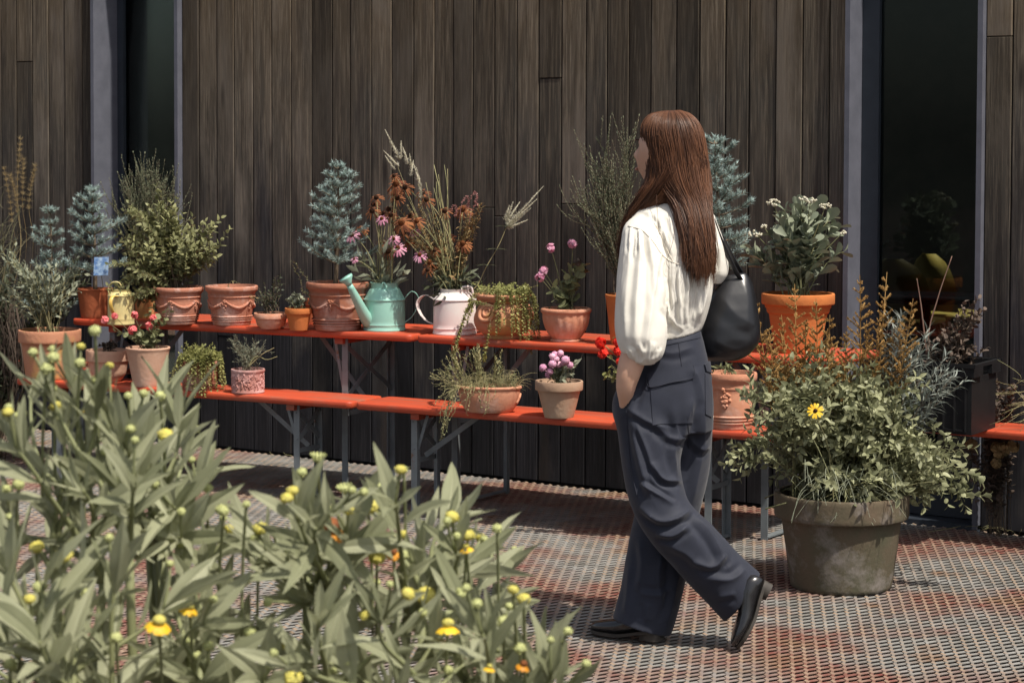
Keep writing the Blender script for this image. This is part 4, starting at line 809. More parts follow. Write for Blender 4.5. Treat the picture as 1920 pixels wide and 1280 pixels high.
# ------------------------------------------------------------------ the big floor pot at the right
root, top, r, s, sf, h = potted('potted_perennials', 'very large weathered floor pot overflowing with leaves and brown plumes, one yellow daisy in it', 'potted plant', (1451, 1702, 920, 1116), 'rim', T_old, 0., .75, None)
d0 = depth(top)
FT = blobpts([(1560, 800, 140, 110, 6), (1670, 830, 120, 90, 4), (1500, 760, 85, 80, 2.4), (1430, 800, 50, 85, 1.5), (1750, 880, 70, 55, 2), (1600, 900, 110, 30, 2.4), (1640, 740, 80, 60, 1.6), (1560, 710, 90, 40, 1.2)], 235, d0-.02, .22)
gs, gl = G(), G(); side_t = dict(t='ovate', t0=.55)
for T in FT:
    b0 = top+RH*rng.normal()*.09+DH*rng.normal()*.09; hz = T[2]-b0[2]; c_ = b0*.55+T*.45; c_[2] = b0[2]+max(hz, .08)*.9
    p = bez(b0, c_, T, 11); tube(gs, p, np.linspace(.0024, .0012, 11), 4)
    for k in range(6):          # compound leaves: stalk with paired leaflets
        i = int(rng.integers(5, 11)); d = nrm(nrm(p[min(i, 10)]-p[i-1])*.5+rv()*.9+UZ*.15+nrm(T-top)*.3); l_ = .07*(.7+.6*rng.random()); q = bez(p[i], p[i]+d*l_*.6+UZ*.008, p[i]+d*l_-UZ*.008, 6)
        stemleaves(gs, gl, q, .031, .016, .0155, 'ovate', .25, 1.0, .2, .25, .0008, opp=True, Lv=.1, rnd0=rng.random())
E2 = cat([top, W(1720, 870, d0-.1), W(1800, 905, d0-.1), W(1850, 938, d0-.1)], 24)
for k in range(5):
    p = cat([top, W(1700+U(-20, 20), 850+U(-20, 30), d0-.1), W(1790+U(-20, 20), 890+U(-15, 25), d0-.1), W(U(1790, 1858), U(895, 955), d0-.1)], 20); stemleaves(gs, gl, p, .038, .020, .022, 'obov', .55, 1.0, rs=.0018, opp=True)
for T in ((1375, 855), (1385, 878), (1362, 870)):
    stemleaves(gs, gl, cat([top, W(1450, 830, d0-.1), W(*T, d0-.1)], 16), .034, .018, .022, 'obov', .55, 1.0, rs=.0016, opp=True)
stemleaves(gs, gl, cat([top, W(1450, 860, d0-.12), W(1415, 780, d0-.12), W(1405, 690, d0-.12)], 30), .042, .016, .012, 'lance', .25, 1.0, rs=.0022)
gs.build('stems', STEM, root); gl.build('foliage', leafm('bush_leaf', (.16, .17, .09), (.40, .41, .24), .5, .3), root)
gs, gl = G(), G()            # narrow silver leaves at the upper right
for T in blobpts([(1745, 700, 55, 50, 3), (1720, 640, 45, 40, 2), (1790, 720, 40, 40, 1), (1690, 600, 25, 25, 1), (1700, 760, 60, 40, 1.5)], 44, d0+.02, .12):
    b0 = top+RH*.1+rv()*.04; stemleaves(gs, gl, bez(b0, (b0+T)/2+UZ*.08, T, 12), .055, .0075, .011, 'lance', .45, .8, .6, .2, .0014)
gl.build('narrow_foliage', L_silver, root); gs.build('narrow_stems', TWIG, root)
gl = G()
for k in range(46):
    b0 = top+RH*U(-.15, .15)-DH*.02; a = U(1480, 1700); T = W(a, U(900, 985), d0-.24+U(-.03, .03)); m_ = (b0+T)/2; m_[2] = max(b0[2], T[2])+U(.05, .2)
    p = bez(b0, m_, T, 10); ribbon(gl, p, np.linspace(.0022, .0006, 10), np.cross(nrm(T-b0), UZ))
gl.build('grass_blades', L_grey, root)
for a, b, ht_, lean in ((1612, 516, 190, 0), (1663, 510, 200, -20), (1712, 560, 150, -40), (1417, 560, 150, 30), (1490, 532, 190, 5), (1465, 590, 120, 10), (1556, 590, 130, -6), (1530, 560, 140, 0), (1442, 620, 90, 20), (1588, 620, 100, -10), (1650, 590, 120, -20), (1625, 600, 120, 0), (1510, 600, 110, 0), (1690, 600, 110, -20)):
    g = G(); tip = W(a, b, d0+U(-.1, .08)); bot = W(a+lean, b+ht_+60, d0); ax = bez(bot, (bot+tip)/2+RH*U(-.01, .01), tip, 16); tube(g, ax, np.linspace(.0022, .0012, 16), 5)
    for k in range(40):
        f = .12+.88*(k/40)**.85; i = min(14, int(f*15)); q = ax[i]; l_ = (.10 if ht_ > 130 else .075)*(1-f)**.8*(.7+.5*rng.random())+.010; aa = rng.random()*6.28; d = nrm(np.array([cos(aa), sin(aa), .55+.3*rng.random()])); e = q+d*l_
        pp = bez(q, q+d*l_*.5-UZ*.002, e+UZ*.004, 6); tube(g, pp, .0014, 4); n = int(l_/.0006); t = rng.random(n); P = q+(e-q)*t[:, None]; leaves(g, P, rv(n)+d*.6, rv(n), .0062, .0034, 'ndl', 0, 0)
    g.build('plume', L_plume, root, smooth=False)
flower(root, W(1529, 770, d0-.26), (.3, -.75, .45), .023, 12, P_yel, K_dark, .25, .34, .36, 'daisy')
gs = G(); tube(gs, cat([top, W(1550, 830, d0-.22), W(1530, 780, d0-.255)], 12), .0016, 5); gs.build('daisy_stalk', STEM, root)

# ------------------------------------------------------------------ black crate and dried plants at the right
p = at(1765, 812, ZB); cc = p+DH*.16; s = F/depth(cc); root = thing('plastic_crate', 'black ribbed plastic crate with a handhold, standing on the far right bench', 'crate', (cc[0], cc[1], ZB), YAW-.55)
BLK = M('black_plastic', (.008, .008, .009), (.012, .012, .013), scale=20, rough=.5, spec=.25); g = G(); x, y, hh, t = .20, .135, .265, .006
for q in ((-x, x, -y, -y+t), (-x, x, y-t, y), (-x, -x+t, -y+t, y-t), (x-t, x, -y+t, y-t)): box(g, *q, 0, hh-.05)
box(g, -x+t, x-t, -y+t, y-t, 0, .01)
for q in ((-x-.014, x+.014, -y-.014, -y+t), (-x-.014, x+.014, y-t, y+.014), (-x-.014, -x+t, -y+t, y-t)): box(g, *q, hh-.048, hh)
box(g, x-t, x+.014, -y+t, -.05, hh-.048, hh); box(g, x-t, x+.014, .05, y-t, hh-.048, hh); box(g, x-t, x+.014, -.05, .05, hh-.012, hh)
g.build('box', BLK, root, local=True, smooth=False)
g = G()
for k in range(9): box(g, -x+.03+k*.043, -x+.036+k*.043, -y-.008, -y, .01, hh-.05)
box(g, -x+.03, x-.03, -y-.006, -y, .012, .02)
g.build('ribs', BLK, root, local=True, smooth=False); g = G()
box(g, -x-.02, x+.02, -y-.02, -y-.0145, hh-.012, hh+.003); g.build('lip', BLK, root, local=True, smooth=False); g = G(); box(g, -x-.02, x+.02, y+.0145, y+.02, hh-.012, hh+.003); g.build('lip', BLK, root, local=True, smooth=False)
dc = depth(cc)
root = thing('dried_hydrangea', 'dark withered hydrangea rising out of the black crate in front of the window', 'dried plant', (cc[0], cc[1], ZB+.05)); b0 = np.array([cc[0], cc[1], ZB+.05])
bush(root, b0, blobpts([(1800, 640, 45, 40, 3), (1825, 580, 22, 30, 1), (1760, 650, 30, 25, 1), (1835, 660, 16, 30, 1)], 40, dc, .12), .026, .018, .014, 'round', TWIG, L_deadl, .0018, .5, 1.2, side=2, sideL=.05)
gs = G()
for q in ([(1740, 640), (1758, 560), (1785, 480)], [(1730, 600), (1725, 560), (1719, 522)]): tube(gs, cat([b0]+[W(a, b, dc) for a, b in q], 20), np.linspace(.004, .0016, 20), 5)
gs.build('bare_canes', M('cane', (.20, .12, .09), (.14, .08, .06), attr=True), root)
p = aty(1872, 962, -.09); p[2] = 0; root = thing('dried_hydrangea', 'brown hydrangea with papery pale flowerheads, behind the right-hand bench by the window frame', 'dried plant', p); b0 = p
dk = depth(b0)
bush(root, b0, blobpts([(1870, 760, 32, 50, 3), (1860, 830, 40, 30, 2), (1850, 900, 40, 20, 1), (1815, 840, 20, 30, 1), (1895, 745, 14, 30, 1)], 30, dk-.05, .05), .026, .020, .012, 'round', TWIG, L_deadl, .0010, .30, 1.2, side=2, sideL=.06)
for a, b, r_ in ((1868, 838, 10), (1884, 842, 11), (1900, 836, 10), (1822, 832, 8), (1872, 850, 9), (1868, 868, 7)): cluster(root, W(a, b, dk-.10), r_*dk/F, 10, L_dry, 'papery_flower', pr=.016)
root = thing('dry_twigs', 'spray of bare pale twigs entering from the right edge above the bench', 'twigs', W(1980, 760, dk-.2)); gs = G()
for k in range(8):
    a = W(1990, 750+U(-30, 60), dk-.25); T = W(U(1850, 1900), U(700, 800), dk-.25+U(-.1, .1)); q = bez(a, (a+T)/2+rv()*.05, T, 12); tube(gs, q, np.linspace(.0022, .0007, 12), 4)
    for j in range(4): i = int(rng.integers(3, 11)); tube(gs, bez(q[i], q[i]+rv()*.04, q[i]+nrm(T-a)*.07+rv()*.05, 6), .0008, 3)
gs.build('twig', STRAW, root)
g = G()
for k in range(90):
    a = at(U(1850, 1990), U(968, 1000), 0)+UZ*.006; d = rv()*np.array([1, 1, .25]); l_ = U(.05, .16); tube(g, bez(a, a+d*l_*.5+UZ*.02, a+d*l_+UZ*.0, 8), .0008, 3)
q = cat([at(1740, 1000, 0)+UZ*.006, at(1820, 985, 0)+UZ*.01, at(1880, 960, 0)+UZ*.03, at(1960, 915, 0)+UZ*.1], 20); tube(g, q, .0012, 4)
tag(g.build('dry_twigs', STRAW, org=tuple(at(1900, 985))), 'tangle of fallen dry stalks on the metal floor at the right edge', 'twigs')
g = G()
for q in ([(497, 812), (502, 838), (512, 853)], [(525, 842), (535, 850), (548, 853)], [(372, 836), (395, 838), (425, 845)]): tube(g, cat([at(a, b+1, 0)*1.0+UZ*(.004 if i else .02)-DH*.02 for i, (a, b) in enumerate(q)], 10), .0012, 4)
tag(g.build('dry_twigs', STRAW, org=tuple(at(510, 852))), 'few curled dry stalks lying against the wall foot under the benches', 'twigs')

# ------------------------------------------------------------------ the dark growth at the left edge
p = at(25, 700, ZB); b0 = at(20, 845, 0)+DH*-.35; dk = depth(b0)
root = thing('ornamental_grass', 'tall dry ornamental grass with feathery brown plumes at the left edge', 'grass plant', b0-RH*.12); gs, gl = G(), G()
for k in range(240):
    a = b0-RH*.12+RH*rng.normal()*.08+DH*rng.normal()*.06; T = W(20+rng.normal()*42-10, U(330, 600), dk+rng.normal()*.1); m_ = (a+T)/2; m_[2] = T[2]*1.05
    q = bez(a, m_, T+RH*rng.normal()*.05-UZ*U(0, .25), 14); ribbon(gl, q, np.linspace(.0035, .0008, 14), nrm(np.cross(T-a, rv())), R.random())
gl.build('blades', M('grass_blade', (.07, .075, .04), (.20, .17, .095), attr=True, rough=.7, trans=.2), root)
for u_, v_, ub, h_ in ((38, 262, 30, 95), (8, 318, 20, 90), (66, 312, 52, 70), (20, 330, 30, 60), (44, 300, 40, 80)):
    g = G(); ax = cat([a, W(ub, 520, dk), W(ub+2, v_+h_, dk), W(u_, v_, dk)], 26); tube(g, ax, .0011, 4); n = 420; i = rng.integers(16, 26, n); P = ax[i]+rv(n)*.004; leaves(g, P, rv(n)*.7+UZ*.7, rv(n), .022, .0012, 'ndl', 0, 0); g.build('plume', L_dry, root)
root = thing('potted_spruce', 'small blue spruce standing behind the open shrub at the left edge', 'potted plant', at(75, 700, ZB)+DH*.42, group='potted plants on the red benches')
b1 = at(75, 700, ZB)+DH*.25; b1[2] = ZB; ds = depth(b1); pot(root, 'rim', T_red, b1, .085, .06, .16); spruce(root, b1+UZ*.14, float(W(75, 394, ds)[2]-b1[2]-.14), .14, (-.0, 0), 9, L_blue)
root = thing('leafy_shrub', 'dark leafy undergrowth filling the gap under the grass at the left edge', 'shrub', b0)
bush(root, b0, blobpts([(10, 590, 40, 60, 2), (0, 540, 50, 50, 2), (110, 560, 30, 40, 1), (150, 520, 16, 40, 1), (15, 640, 30, 30, 1)], 80, dk-.08, .10), .045, .016, .018, 'lance', TWIG, L_dark, .002, .4, .9, side=2, sideL=.08)
b2 = at(45, 845, 0)-DH*.15; gl = G()
for k in range(170):
    a = W(U(-15, 42), U(560, 640), dk-.15+U(-.05, .05)); T = a-UZ*U(.1, .34)+RH*U(-.05, .05); q = bez(a, (a+T)/2+RH*U(-.04, .05), T, 10); ribbon(gl, q, np.linspace(.0022, .0006, 10), nrm(np.cross(UZ, rv())), R.random())
gl.build('hanging_blades', L_deadl, root)

# ------------------------------------------------------------------ dim cafe interior
def chair(loc, rz, label):
    root = thing('cafe_chair', label, 'chair', loc, rz, 'chairs inside the cafe'); Y = M('chair_yellow', (.24, .185, .05), rough=.5) if 'chair_yellow' not in bpy.data.materials else bpy.data.materials['chair_yellow']
    g = G(); a = np.linspace(-1, 1, 13); zz = np.linspace(0, 1, 9); V = []
    for z in zz:
        for x in a: wd = .22*sqrt(max(0, 1-(max(0, z-.35)/.67)**2)); V.append((x*wd, .2-.05*x*x+z*.05, .48+z*.36))
    i = np.arange(8)[:, None]*13; j = np.arange(12)[None]; f = np.stack([i+j, i+j+1, i+j+14, i+j+13], -1).reshape(-1, 4); V = np.array(V); V2 = V+np.array([0, .012, 0]); g.add(V, f, .5); g.add(V2, f[:, ::-1], .5); g.build('backrest', Y, root, local=True)
    g = G(); slab(g, rrect(-.22, .22, -.22, .2, .09, 5), .44, .465, .008); g.build('seat', Y, root, local=True)
    for sx in (-1, 1):
        for sy in (-1, 1): g = G(); tube(g, [(sx*.17, sy*.16, .44), (sx*.21, sy*.2, 0)], .011, 8); g.build('leg', RUST, root, local=True)
wp = aty(1720, 560, 0); q = lambda u, v, y: aty(u, v, y)
a = at(1792, 474, .84); chair((a[0], a[1], 0), pi-.5, 'yellow cafe chair with rounded back, right of the table behind the window')
a = at(1696, 482, .84); chair((a[0], a[1], 0), pi+.1, 'yellow cafe chair seen through the right window, left of the round table')
a = at(1735, 552, .735); root = thing('cafe_table', 'round dark cafe table seen through the right window among yellow chairs', 'table', (a[0], a[1], 0))
g = G(); lathe(g, [(.02, .70), (.34, .705), (.35, .715), (.35, .73), (.02, .735)], 40, (a[0], a[1], 0)); g.build('tabletop', BLK, root); g = G(); lathe(g, [(.2, 0), (.2, .01), (.03, .03), (.025, .7)], 24, (a[0], a[1], 0)); g.build('pedestal', BLK, root)
# ------------------------------------------------------------------ the woman
DP = 6.80
def Q(u, v, dd=0.): return W(u, v, DP+dd)
def loft(g, rings, n=40, cap=True, sub=4, ex=1.0):
    """rings: (uA, vA, uB, vB, depth radius, depth offset): silhouettes A and B joined by an ellipse"""
    A = cat([Q(r_[0], r_[1], r_[5]) for r_ in rings], (len(rings)-1)*sub+1); B = cat([Q(r_[2], r_[3], r_[5]) for r_ in rings], (len(rings)-1)*sub+1)
    rd = np.interp(np.linspace(0, len(rings)-1, len(A)), range(len(rings)), [r_[4] for r_ in rings]); th = np.arange(n)*2*pi/n
    c, s_ = np.cos(th), np.sin(th); c = np.sign(c)*np.abs(c)**ex; s_ = np.sign(s_)*np.abs(s_)**ex
    V = ((A+B)/2)[:, None]+((B-A)/2)[:, None]*c[None, :, None]+DH*(rd[:, None]*s_[None])[..., None]
    k = len(A); i = np.arange(k-1)[:, None]*n; j = np.arange(n)[None]; f = np.stack([i+j, i+(j+1) % n, i+n+(j+1) % n, i+n+j], -1).reshape(-1, 4)
    V = V.reshape(-1, 3); s0 = g.n; g.add(V, f, .5)
    if cap: g.f.append(np.arange(n)[::-1][None]+s0); g.mi.append(np.zeros(1, int)); g.f.append((np.arange(n)+(k-1)*n)[None]+s0); g.mi.append(np.zeros(1, int))
    return A, B, rd
def fuse(g, name, vox, mats, smooth=4, disp=None):
    me = g.mesh('tmp', [], smooth=True); ob = bpy.data.objects.new('tmp', me); C.objects.link(ob)
    md = ob.modifiers.new('r', 'REMESH'); md.mode = 'VOXEL'; md.voxel_size = vox; md.use_smooth_shade = True
    if smooth: ms = ob.modifiers.new('s', 'SMOOTH'); ms.factor = .5; ms.iterations = smooth
    dg = bpy.context.evaluated_depsgraph_get(); dg.update(); out = bpy.data.meshes.new_from_object(ob.evaluated_get(dg)); bpy.data.objects.remove(ob); bpy.data.meshes.remove(me)
    out.name = name; n = len(out.vertices); V = np.zeros(n*3); out.vertices.foreach_get('co', V); V = V.reshape(-1, 3); N = np.zeros(n*3); out.vertices.foreach_get('normal', N); N = N.reshape(-1, 3)
    if disp is not None: V = V+N*disp(V, N)[:, None]; out.vertices.foreach_set('co', V.ravel()); out.update()
    for mt in mats: out.materials.append(mt)
    out.polygons.foreach_set('use_smooth', [True]*len(out.polygons)); return out
def place(me, name, root):
    V = np.zeros(len(me.vertices)*3); me.vertices.foreach_get('co', V); V = V.reshape(-1, 3)-np.array(root['_o']); me.vertices.foreach_set('co', V.ravel()); me.update()
    o = bpy.data.objects.new(name, me); C.objects.link(o); o.parent = root; return o
def strokes(S):
    """fold lines: (points in px, height in m, width in px, valley side): a ridge with a hollow beside it"""
    def f(V, N):
        u, v, z = projn(V); out = np.zeros(len(V)); fac = np.clip(-(N @ fw)*1.6, 0, 1)
        for pts, amp, wd, side in S:
            p = cat([(a, b, 0) for a, b in pts], 14)[:, :2]; best = np.full(len(V), 1e9); sg = np.zeros(len(V)); tt = np.zeros(len(V))
            near = (u > p[:, 0].min()-4*wd) & (u < p[:, 0].max()+4*wd) & (v > p[:, 1].min()-4*wd) & (v < p[:, 1].max()+4*wd); id_ = np.nonzero(near)[0]
            if len(id_) == 0: continue
            X = np.stack([u[id_], v[id_]], 1); b_ = np.full(len(id_), 1e9); s_ = np.zeros(len(id_)); t_ = np.zeros(len(id_))
            for k in range(13):
                a, d = p[k], p[k+1]-p[k]; L2 = d @ d+1e-9; t = np.clip(((X-a) @ d)/L2, 0, 1); q = X-a-t[:, None]*d; r_ = np.hypot(q[:, 0], q[:, 1]); m_ = r_ < b_
                b_[m_] = r_[m_]; s_[m_] = np.sign(d[0]*q[m_, 1]-d[1]*q[m_, 0]); t_[m_] = (k+t[m_])/13
            sd = b_*s_*side; tp = np.clip(np.minimum(t_, 1-t_)*5, .0, 1)**.7*.9+.1
            out[id_] += 1.25*amp*tp*(np.exp(-(np.abs(sd)/(wd*.8))**1.25)-.7*np.exp(-((sd-1.5*wd)/(wd*.8))**2))
        return out*fac
    return f
def wnoise(V, sc, seed):
    o = np.zeros(len(V)); r_ = np.random.default_rng(seed)
    for k in range(10):
        d = r_.normal(size=3)*sc; o += np.sin(V @ d+r_.random()*6.28)/(1+.3*k)
    return o/4

base = at(1235, 1205, 0); base[2] = 0
woman = thing('person', 'long-haired woman walking left in a cream blouse and wide navy trousers', 'person', base)
SKIN = M('skin', (.56, .33, .23), (.62, .38, .27), scale=12, rough=.5, bump=.06, bscale=200); SKIN.node_tree.nodes['Principled BSDF'].inputs['Subsurface Weight'].default_value = .08
# body: head with face, neck, trunk, arms, hands and legs in one skin
g = G(); fh = nrm(-RH*.80+DH*.58+UZ*.10); lh = nrm(np.cross(UZ, fh)); uh = np.cross(fh, lh); hc = Q(1248, 285, -.005)
a = np.arange(64)*2*pi/64; b_ = np.linspace(.01, pi-.01, 48); X = np.outer(np.sin(b_), np.cos(a)); Y = np.outer(np.sin(b_), np.sin(a)); Z = np.outer(np.cos(b_), np.ones(64))
x, y, z = X*.093, Y*.073, Z*.112
low = np.clip(-z/.1, 0, 1); fr_ = np.clip(X, 0, 1); x = x+low*fr_*.018-low*np.clip(-X, 0, 1)*.02; y = y*(1-.28*low)
def gs_(yc, zc, sy_, sz_): return np.exp(-((y-yc)/sy_)**2-((z-zc)/sz_)**2)*(X > 0)
x = x+gs_(0, -.022, .010, .016)*.020+gs_(0, -.006, .007, .02)*.009+gs_(0, -.058, .02, .006)*.007+gs_(0, -.070, .016, .006)*.006+gs_(0, -.095, .018, .012)*.010+gs_(0, .022, .045, .01)*.004-gs_(.031, .006, .014, .011)*.009-gs_(-.031, .006, .014, .011)*.009+gs_(.036, -.03, .02, .02)*.004+gs_(-.036, -.03, .02, .02)*.004
V = hc+x[..., None]*fh+y[..., None]*lh+z[..., None]*uh; i = np.arange(47)[:, None]*64; j = np.arange(64)[None]; g.add(V.reshape(-1, 3), np.stack([i+j, i+64+j, i+64+(j+1) % 64, i+(j+1) % 64], -1).reshape(-1, 4))
for sd in (1, -1): ball(g, hc+lh*sd*.058-fh*.034-uh*.01, .020, 12, 10, (.5, .5, 1.1))
tube(g, [Q(1256, 325, .01), Q(1262, 360, .0), Q(1262, 400, .0)], [.052, .050, .06], 24)
loft(g, [(1200, 405, 1325, 405, .06, 0), (1192, 450, 1328, 450, .09, 0), (1208, 530, 1322, 530, .09, 0), (1218, 610, 1310, 605, .085, 0), (1190, 700, 1325, 700, .10, 0), (1190, 770, 1325, 770, .10, 0)], 32)
tube(g, cat([Q(1202, 425, -.04), Q(1198, 500, -.08), Q(1202, 590, -.10), Q(1196, 640, -.118), Q(1181, 690, -.124), Q(1174, 722, -.116), Q(1173, 742, -.098), Q(1176, 770, -.062)], 36), np.interp(np.linspace(0, 1, 36), [0, .3, .55, .68, .82, .9, .95, 1], [.048, .043, .040, .033, .0265, .0225, .0225, .024]), 20)
for k, (du, dv, ln, r_) in enumerate(((-12, 0, 34, .0092), (-4, 4, 44, .0095), (4, 5, 48, .0098), (12, 2, 42, .0092))):
    p0 = Q(1173+du*.7, 774, -.066+.0); tube(g, [p0, Q(1176+du, 774+ln*.45, -.055), Q(1181+du, 774+ln*.8, -.045), Q(1186+du, 774+ln, -.04)], [r_, r_, r_*.9, r_*.7], 10)
tube(g, [Q(1184, 752, -.085), Q(1192, 768, -.075), Q(1197, 786, -.065)], [.012, .011, .008], 10)
tube(g, cat([Q(1312, 430, .06), Q(1332, 475, .10), Q(1328, 505, .12), Q(1300, 512, .18), Q(1280, 500, .20)], 20), np.linspace(.038, .024, 20), 16)
for k in range(4): tube(g, [Q(1282, 500-6+k*5, .20), Q(1268, 492+k*6, .215), Q(1262, 500+k*6, .205)], [.0095, .009, .007], 8)
ball(g, Q(1282, 500, .20), .032, 12, 10, (.8, .8, 1))
tube(g, [Q(1222, 770, -.04), Q(1238, 950, -.07), Q(1300, 1030, -.08), Q(1395, 1112, -.08)], [.085, .058, .055, .036], 20)
tube(g, [Q(1290, 770, .06), Q(1262, 950, .07), Q(1232, 1080, .05), Q(1212, 1180, .03)], [.085, .058, .052, .036], 20)
body = place(fuse(g, 'body', .0048, [SKIN], 3), 'body', woman)
for sd in (1, -1):
    g = G(); e = hc+fh*.066+lh*sd*.030+uh*.006; ball(g, e, .0110, 14, 10); g.build('eye', M('eye_white', (.8, .78, .75), rough=.2) if 'eye_white' not in bpy.data.materials else bpy.data.materials['eye_white'], woman)
    g = G(); tube(g, [hc+fh*(.092-.004*abs(k-2))+lh*sd*(.014+.0095*k)+uh*(.026+.002*(2-abs(k-2))) for k in range(5)], [.001, .0028, .003, .0022, .0008], 6, flat=.7); g.build('eyebrow', M('brow', (.06, .03, .02)) if 'brow' not in bpy.data.materials else bpy.data.materials['brow'], woman)
g = G(); tube(g, [hc+fh*(.0985-.5*abs(k-3)**2*.0022)+lh*(k-3)*.0065-uh*(.064) for k in range(7)], [.0008, .0038, .0046, .0042, .0046, .0038, .0008], 8); g.build('lips', M('lips', (.48, .24, .18), rough=.5), woman)
# trousers
NAVY = M('navy_cotton', (.015, .018, .032), (.012, .015, .027), scale=30, rough=.72, bump=.10, bscale=420, spec=.35); NAVY.node_tree.nodes['Principled BSDF'].inputs['Sheen Weight'].default_value = .12; NAVY.node_tree.nodes['Principled BSDF'].inputs['Sheen Roughness'].default_value = .5
g = G()
loft(g, [(1208, 641, 1313, 616, .104, 0), (1199, 665, 1321, 646, .114, 0), (1178, 700, 1331, 690, .122, -.005), (1153, 737, 1336, 727, .127, -.01), (1148, 770, 1338, 766, .128, -.01), (1158, 806, 1337, 806, .118, 0)], 48)
loft(g, [(1156, 740, 1290, 735, .11, -.02), (1149, 770, 1296, 768, .11, -.03), (1157, 805, 1290, 808, .10, -.045), (1163, 850, 1276, 856, .095, -.055), (1169, 892, 1279, 896, .092, -.065), (1177, 930, 1288, 930, .09, -.08), (1190, 966, 1297, 946, .087, -.09), (1208, 998, 1310, 960, .084, -.095), (1230, 1027, 1332, 980, .082, -.095), (1258, 1058, 1354, 1004, .08, -.09), (1292, 1096, 1384, 1036, .078, -.085), (1328, 1132, 1408, 1058, .075, -.08), (1357, 1163, 1426, 1074, .072, -.075)], 44)
loft(g, [(1225, 715, 1333, 712, .10, .02), (1215, 765, 1337, 765, .115, .03), (1222, 850, 1333, 850, .10, .065), (1212, 900, 1326, 900, .098, .07), (1194, 950, 1314, 950, .095, .07), (1182, 1000, 1303, 1003, .093, .065), (1173, 1050, 1293, 1055, .092, .055), (1164, 1100, 1281, 1108, .09, .045), (1155, 1135, 1270, 1152, .09, .035), (1148, 1157, 1258, 1189, .09, .03)], 44)
TS = [([(1185, 772), (1192, 830), (1206, 890), (1222, 935)], .007, 9, 1), ([(1176, 765), (1215, 790), (1255, 805)], .006, 8, 1), ([(1205, 690), (1190, 730), (1180, 768)], .006, 8, -1),
      ([(1262, 770), (1268, 810), (1262, 850), (1270, 895)], .007, 8, 1), ([(1300, 745), (1285, 800), (1270, 850)], .006, 9, -1), ([(1320, 760), (1318, 830), (1305, 900), (1297, 945)], .006, 10, 1),
      ([(1222, 866), (1243, 898), (1278, 902)], .010, 6, 1), ([(1198, 905), (1226, 922), (1262, 945)], .008, 6, -1), ([(1200, 950), (1235, 975), (1268, 972), (1296, 955)], .011, 8, 1), ([(1230, 1000), (1262, 1003), (1290, 985)], .009, 7, 1),
      ([(1192, 790), (1215, 850), (1228, 905)], .006, 6, 1), ([(1300, 962), (1335, 1005), (1358, 1050)], .009, 10, 1), ([(1250, 1020), (1290, 1040), (1318, 1075)], .006, 10, 1), ([(1300, 1050), (1335, 1062), (1362, 1040)], .008, 8, 1), ([(1330, 1085), (1372, 1085), (1398, 1066)], .006, 8, -1), ([(1345, 1118), (1380, 1112)], .004, 8, 1),
      ([(1200, 1010), (1205, 1060), (1196, 1110)], .006, 9, 1), ([(1240, 1040), (1235, 1090), (1242, 1140)], .007, 9, -1), ([(1262, 1100), (1235, 1115), (1200, 1112)], .005, 8, 1), ([(1180, 1060), (1178, 1110), (1172, 1150)], .005, 8, 1), ([(1215, 1130), (1212, 1165)], .005, 8, 1), ([(1275, 1060), (1262, 1120), (1250, 1170)], .005, 9, 1),
      ([(1225, 655), (1262, 662), (1300, 650)], .003, 8, 1), ([(1300, 690), (1312, 720), (1322, 770)], .004, 8, 1), ([(1230, 800), (1262, 822), (1292, 812)], .006, 8, 1), ([(1290, 820), (1312, 840), (1330, 835)], .005, 8, 1)]
sf_ = strokes(TS)
trm = fuse(g, 'trousers', .0038, [NAVY], 9, lambda V, N: sf_(V, N)+.0016*wnoise(V*[1, 1, .6], 20, 5)+.0006*wnoise(V, 60, 6))
def bvh(me): return BVHTree.FromPolygons([v.co.copy() for v in me.vertices], [tuple(p.vertices) for p in me.polygons])
def hit(bv, u, v):
    d = ray(u, v); r_ = bv.ray_cast(Vector(CAM), Vector(nrm(d))); return (np.array(r_[0]), np.array(r_[1])) if r_[0] is not None else None
def patch(bv, quad, off, mat, name, root, n=18, m=14):
    A, B, D_, E_ = [np.array(q, float) for q in quad]; P = np.zeros((m, n, 3)); P2 = np.zeros((m, n, 3)); last = None
    for i in range(m):
        for j in range(n):
            t, s_ = j/(n-1), i/(m-1); q = (A*(1-t)+B*t)*(1-s_)+(E_*(1-t)+D_*t)*s_; h_ = hit(bv, *q)
            if h_ is None: h_ = last
            if h_ is None: return
            last = h_; P[i, j] = h_[0]+h_[1]*off; P2[i, j] = h_[0]-h_[1]*.002
    for _ in range(2): P[1:-1, 1:-1] = (P[1:-1, 1:-1]*2+P[:-2, 1:-1]+P[2:, 1:-1]+P[1:-1, :-2]+P[1:-1, 2:])/6
    g = G(); i = np.arange(m-1)[:, None]*n; j = np.arange(n-1)[None]; f = np.stack([i+j, i+n+j, i+n+j+1, i+j+1], -1).reshape(-1, 4); g.add(P.reshape(-1, 3), f, .5)
    rim = [(0, j) for j in range(n)]+[(i, n-1) for i in range(1, m)]+[(m-1, j) for j in range(n-2, -1, -1)]+[(i, 0) for i in range(m-2, 0, -1)]
    a = np.array([P[q] for q in rim]); b2 = np.array([P2[q] for q in rim]); k = len(rim); i = np.arange(k); g.add(np.concatenate([a, b2]), np.stack([i, (i+1) % k, k+(i+1) % k, k+i], -1), .5)
    o = g.build(name, mat, root); o.modifiers.new('es', 'EDGE_SPLIT').split_angle = radians(40); return o
def seam(bv, pts, r_, mat, name, root, off=.0008):
    q = [hit(bv, a, b) for a, b in cat([(a, b, 0) for a, b in pts], 30)[:, :2]]; q = [h_[0]+h_[1]*off for h_ in q if h_ is not None]; g = G(); tube(g, q, r_, 6); return g.build(name, mat, root)
bt = bvh(trm)
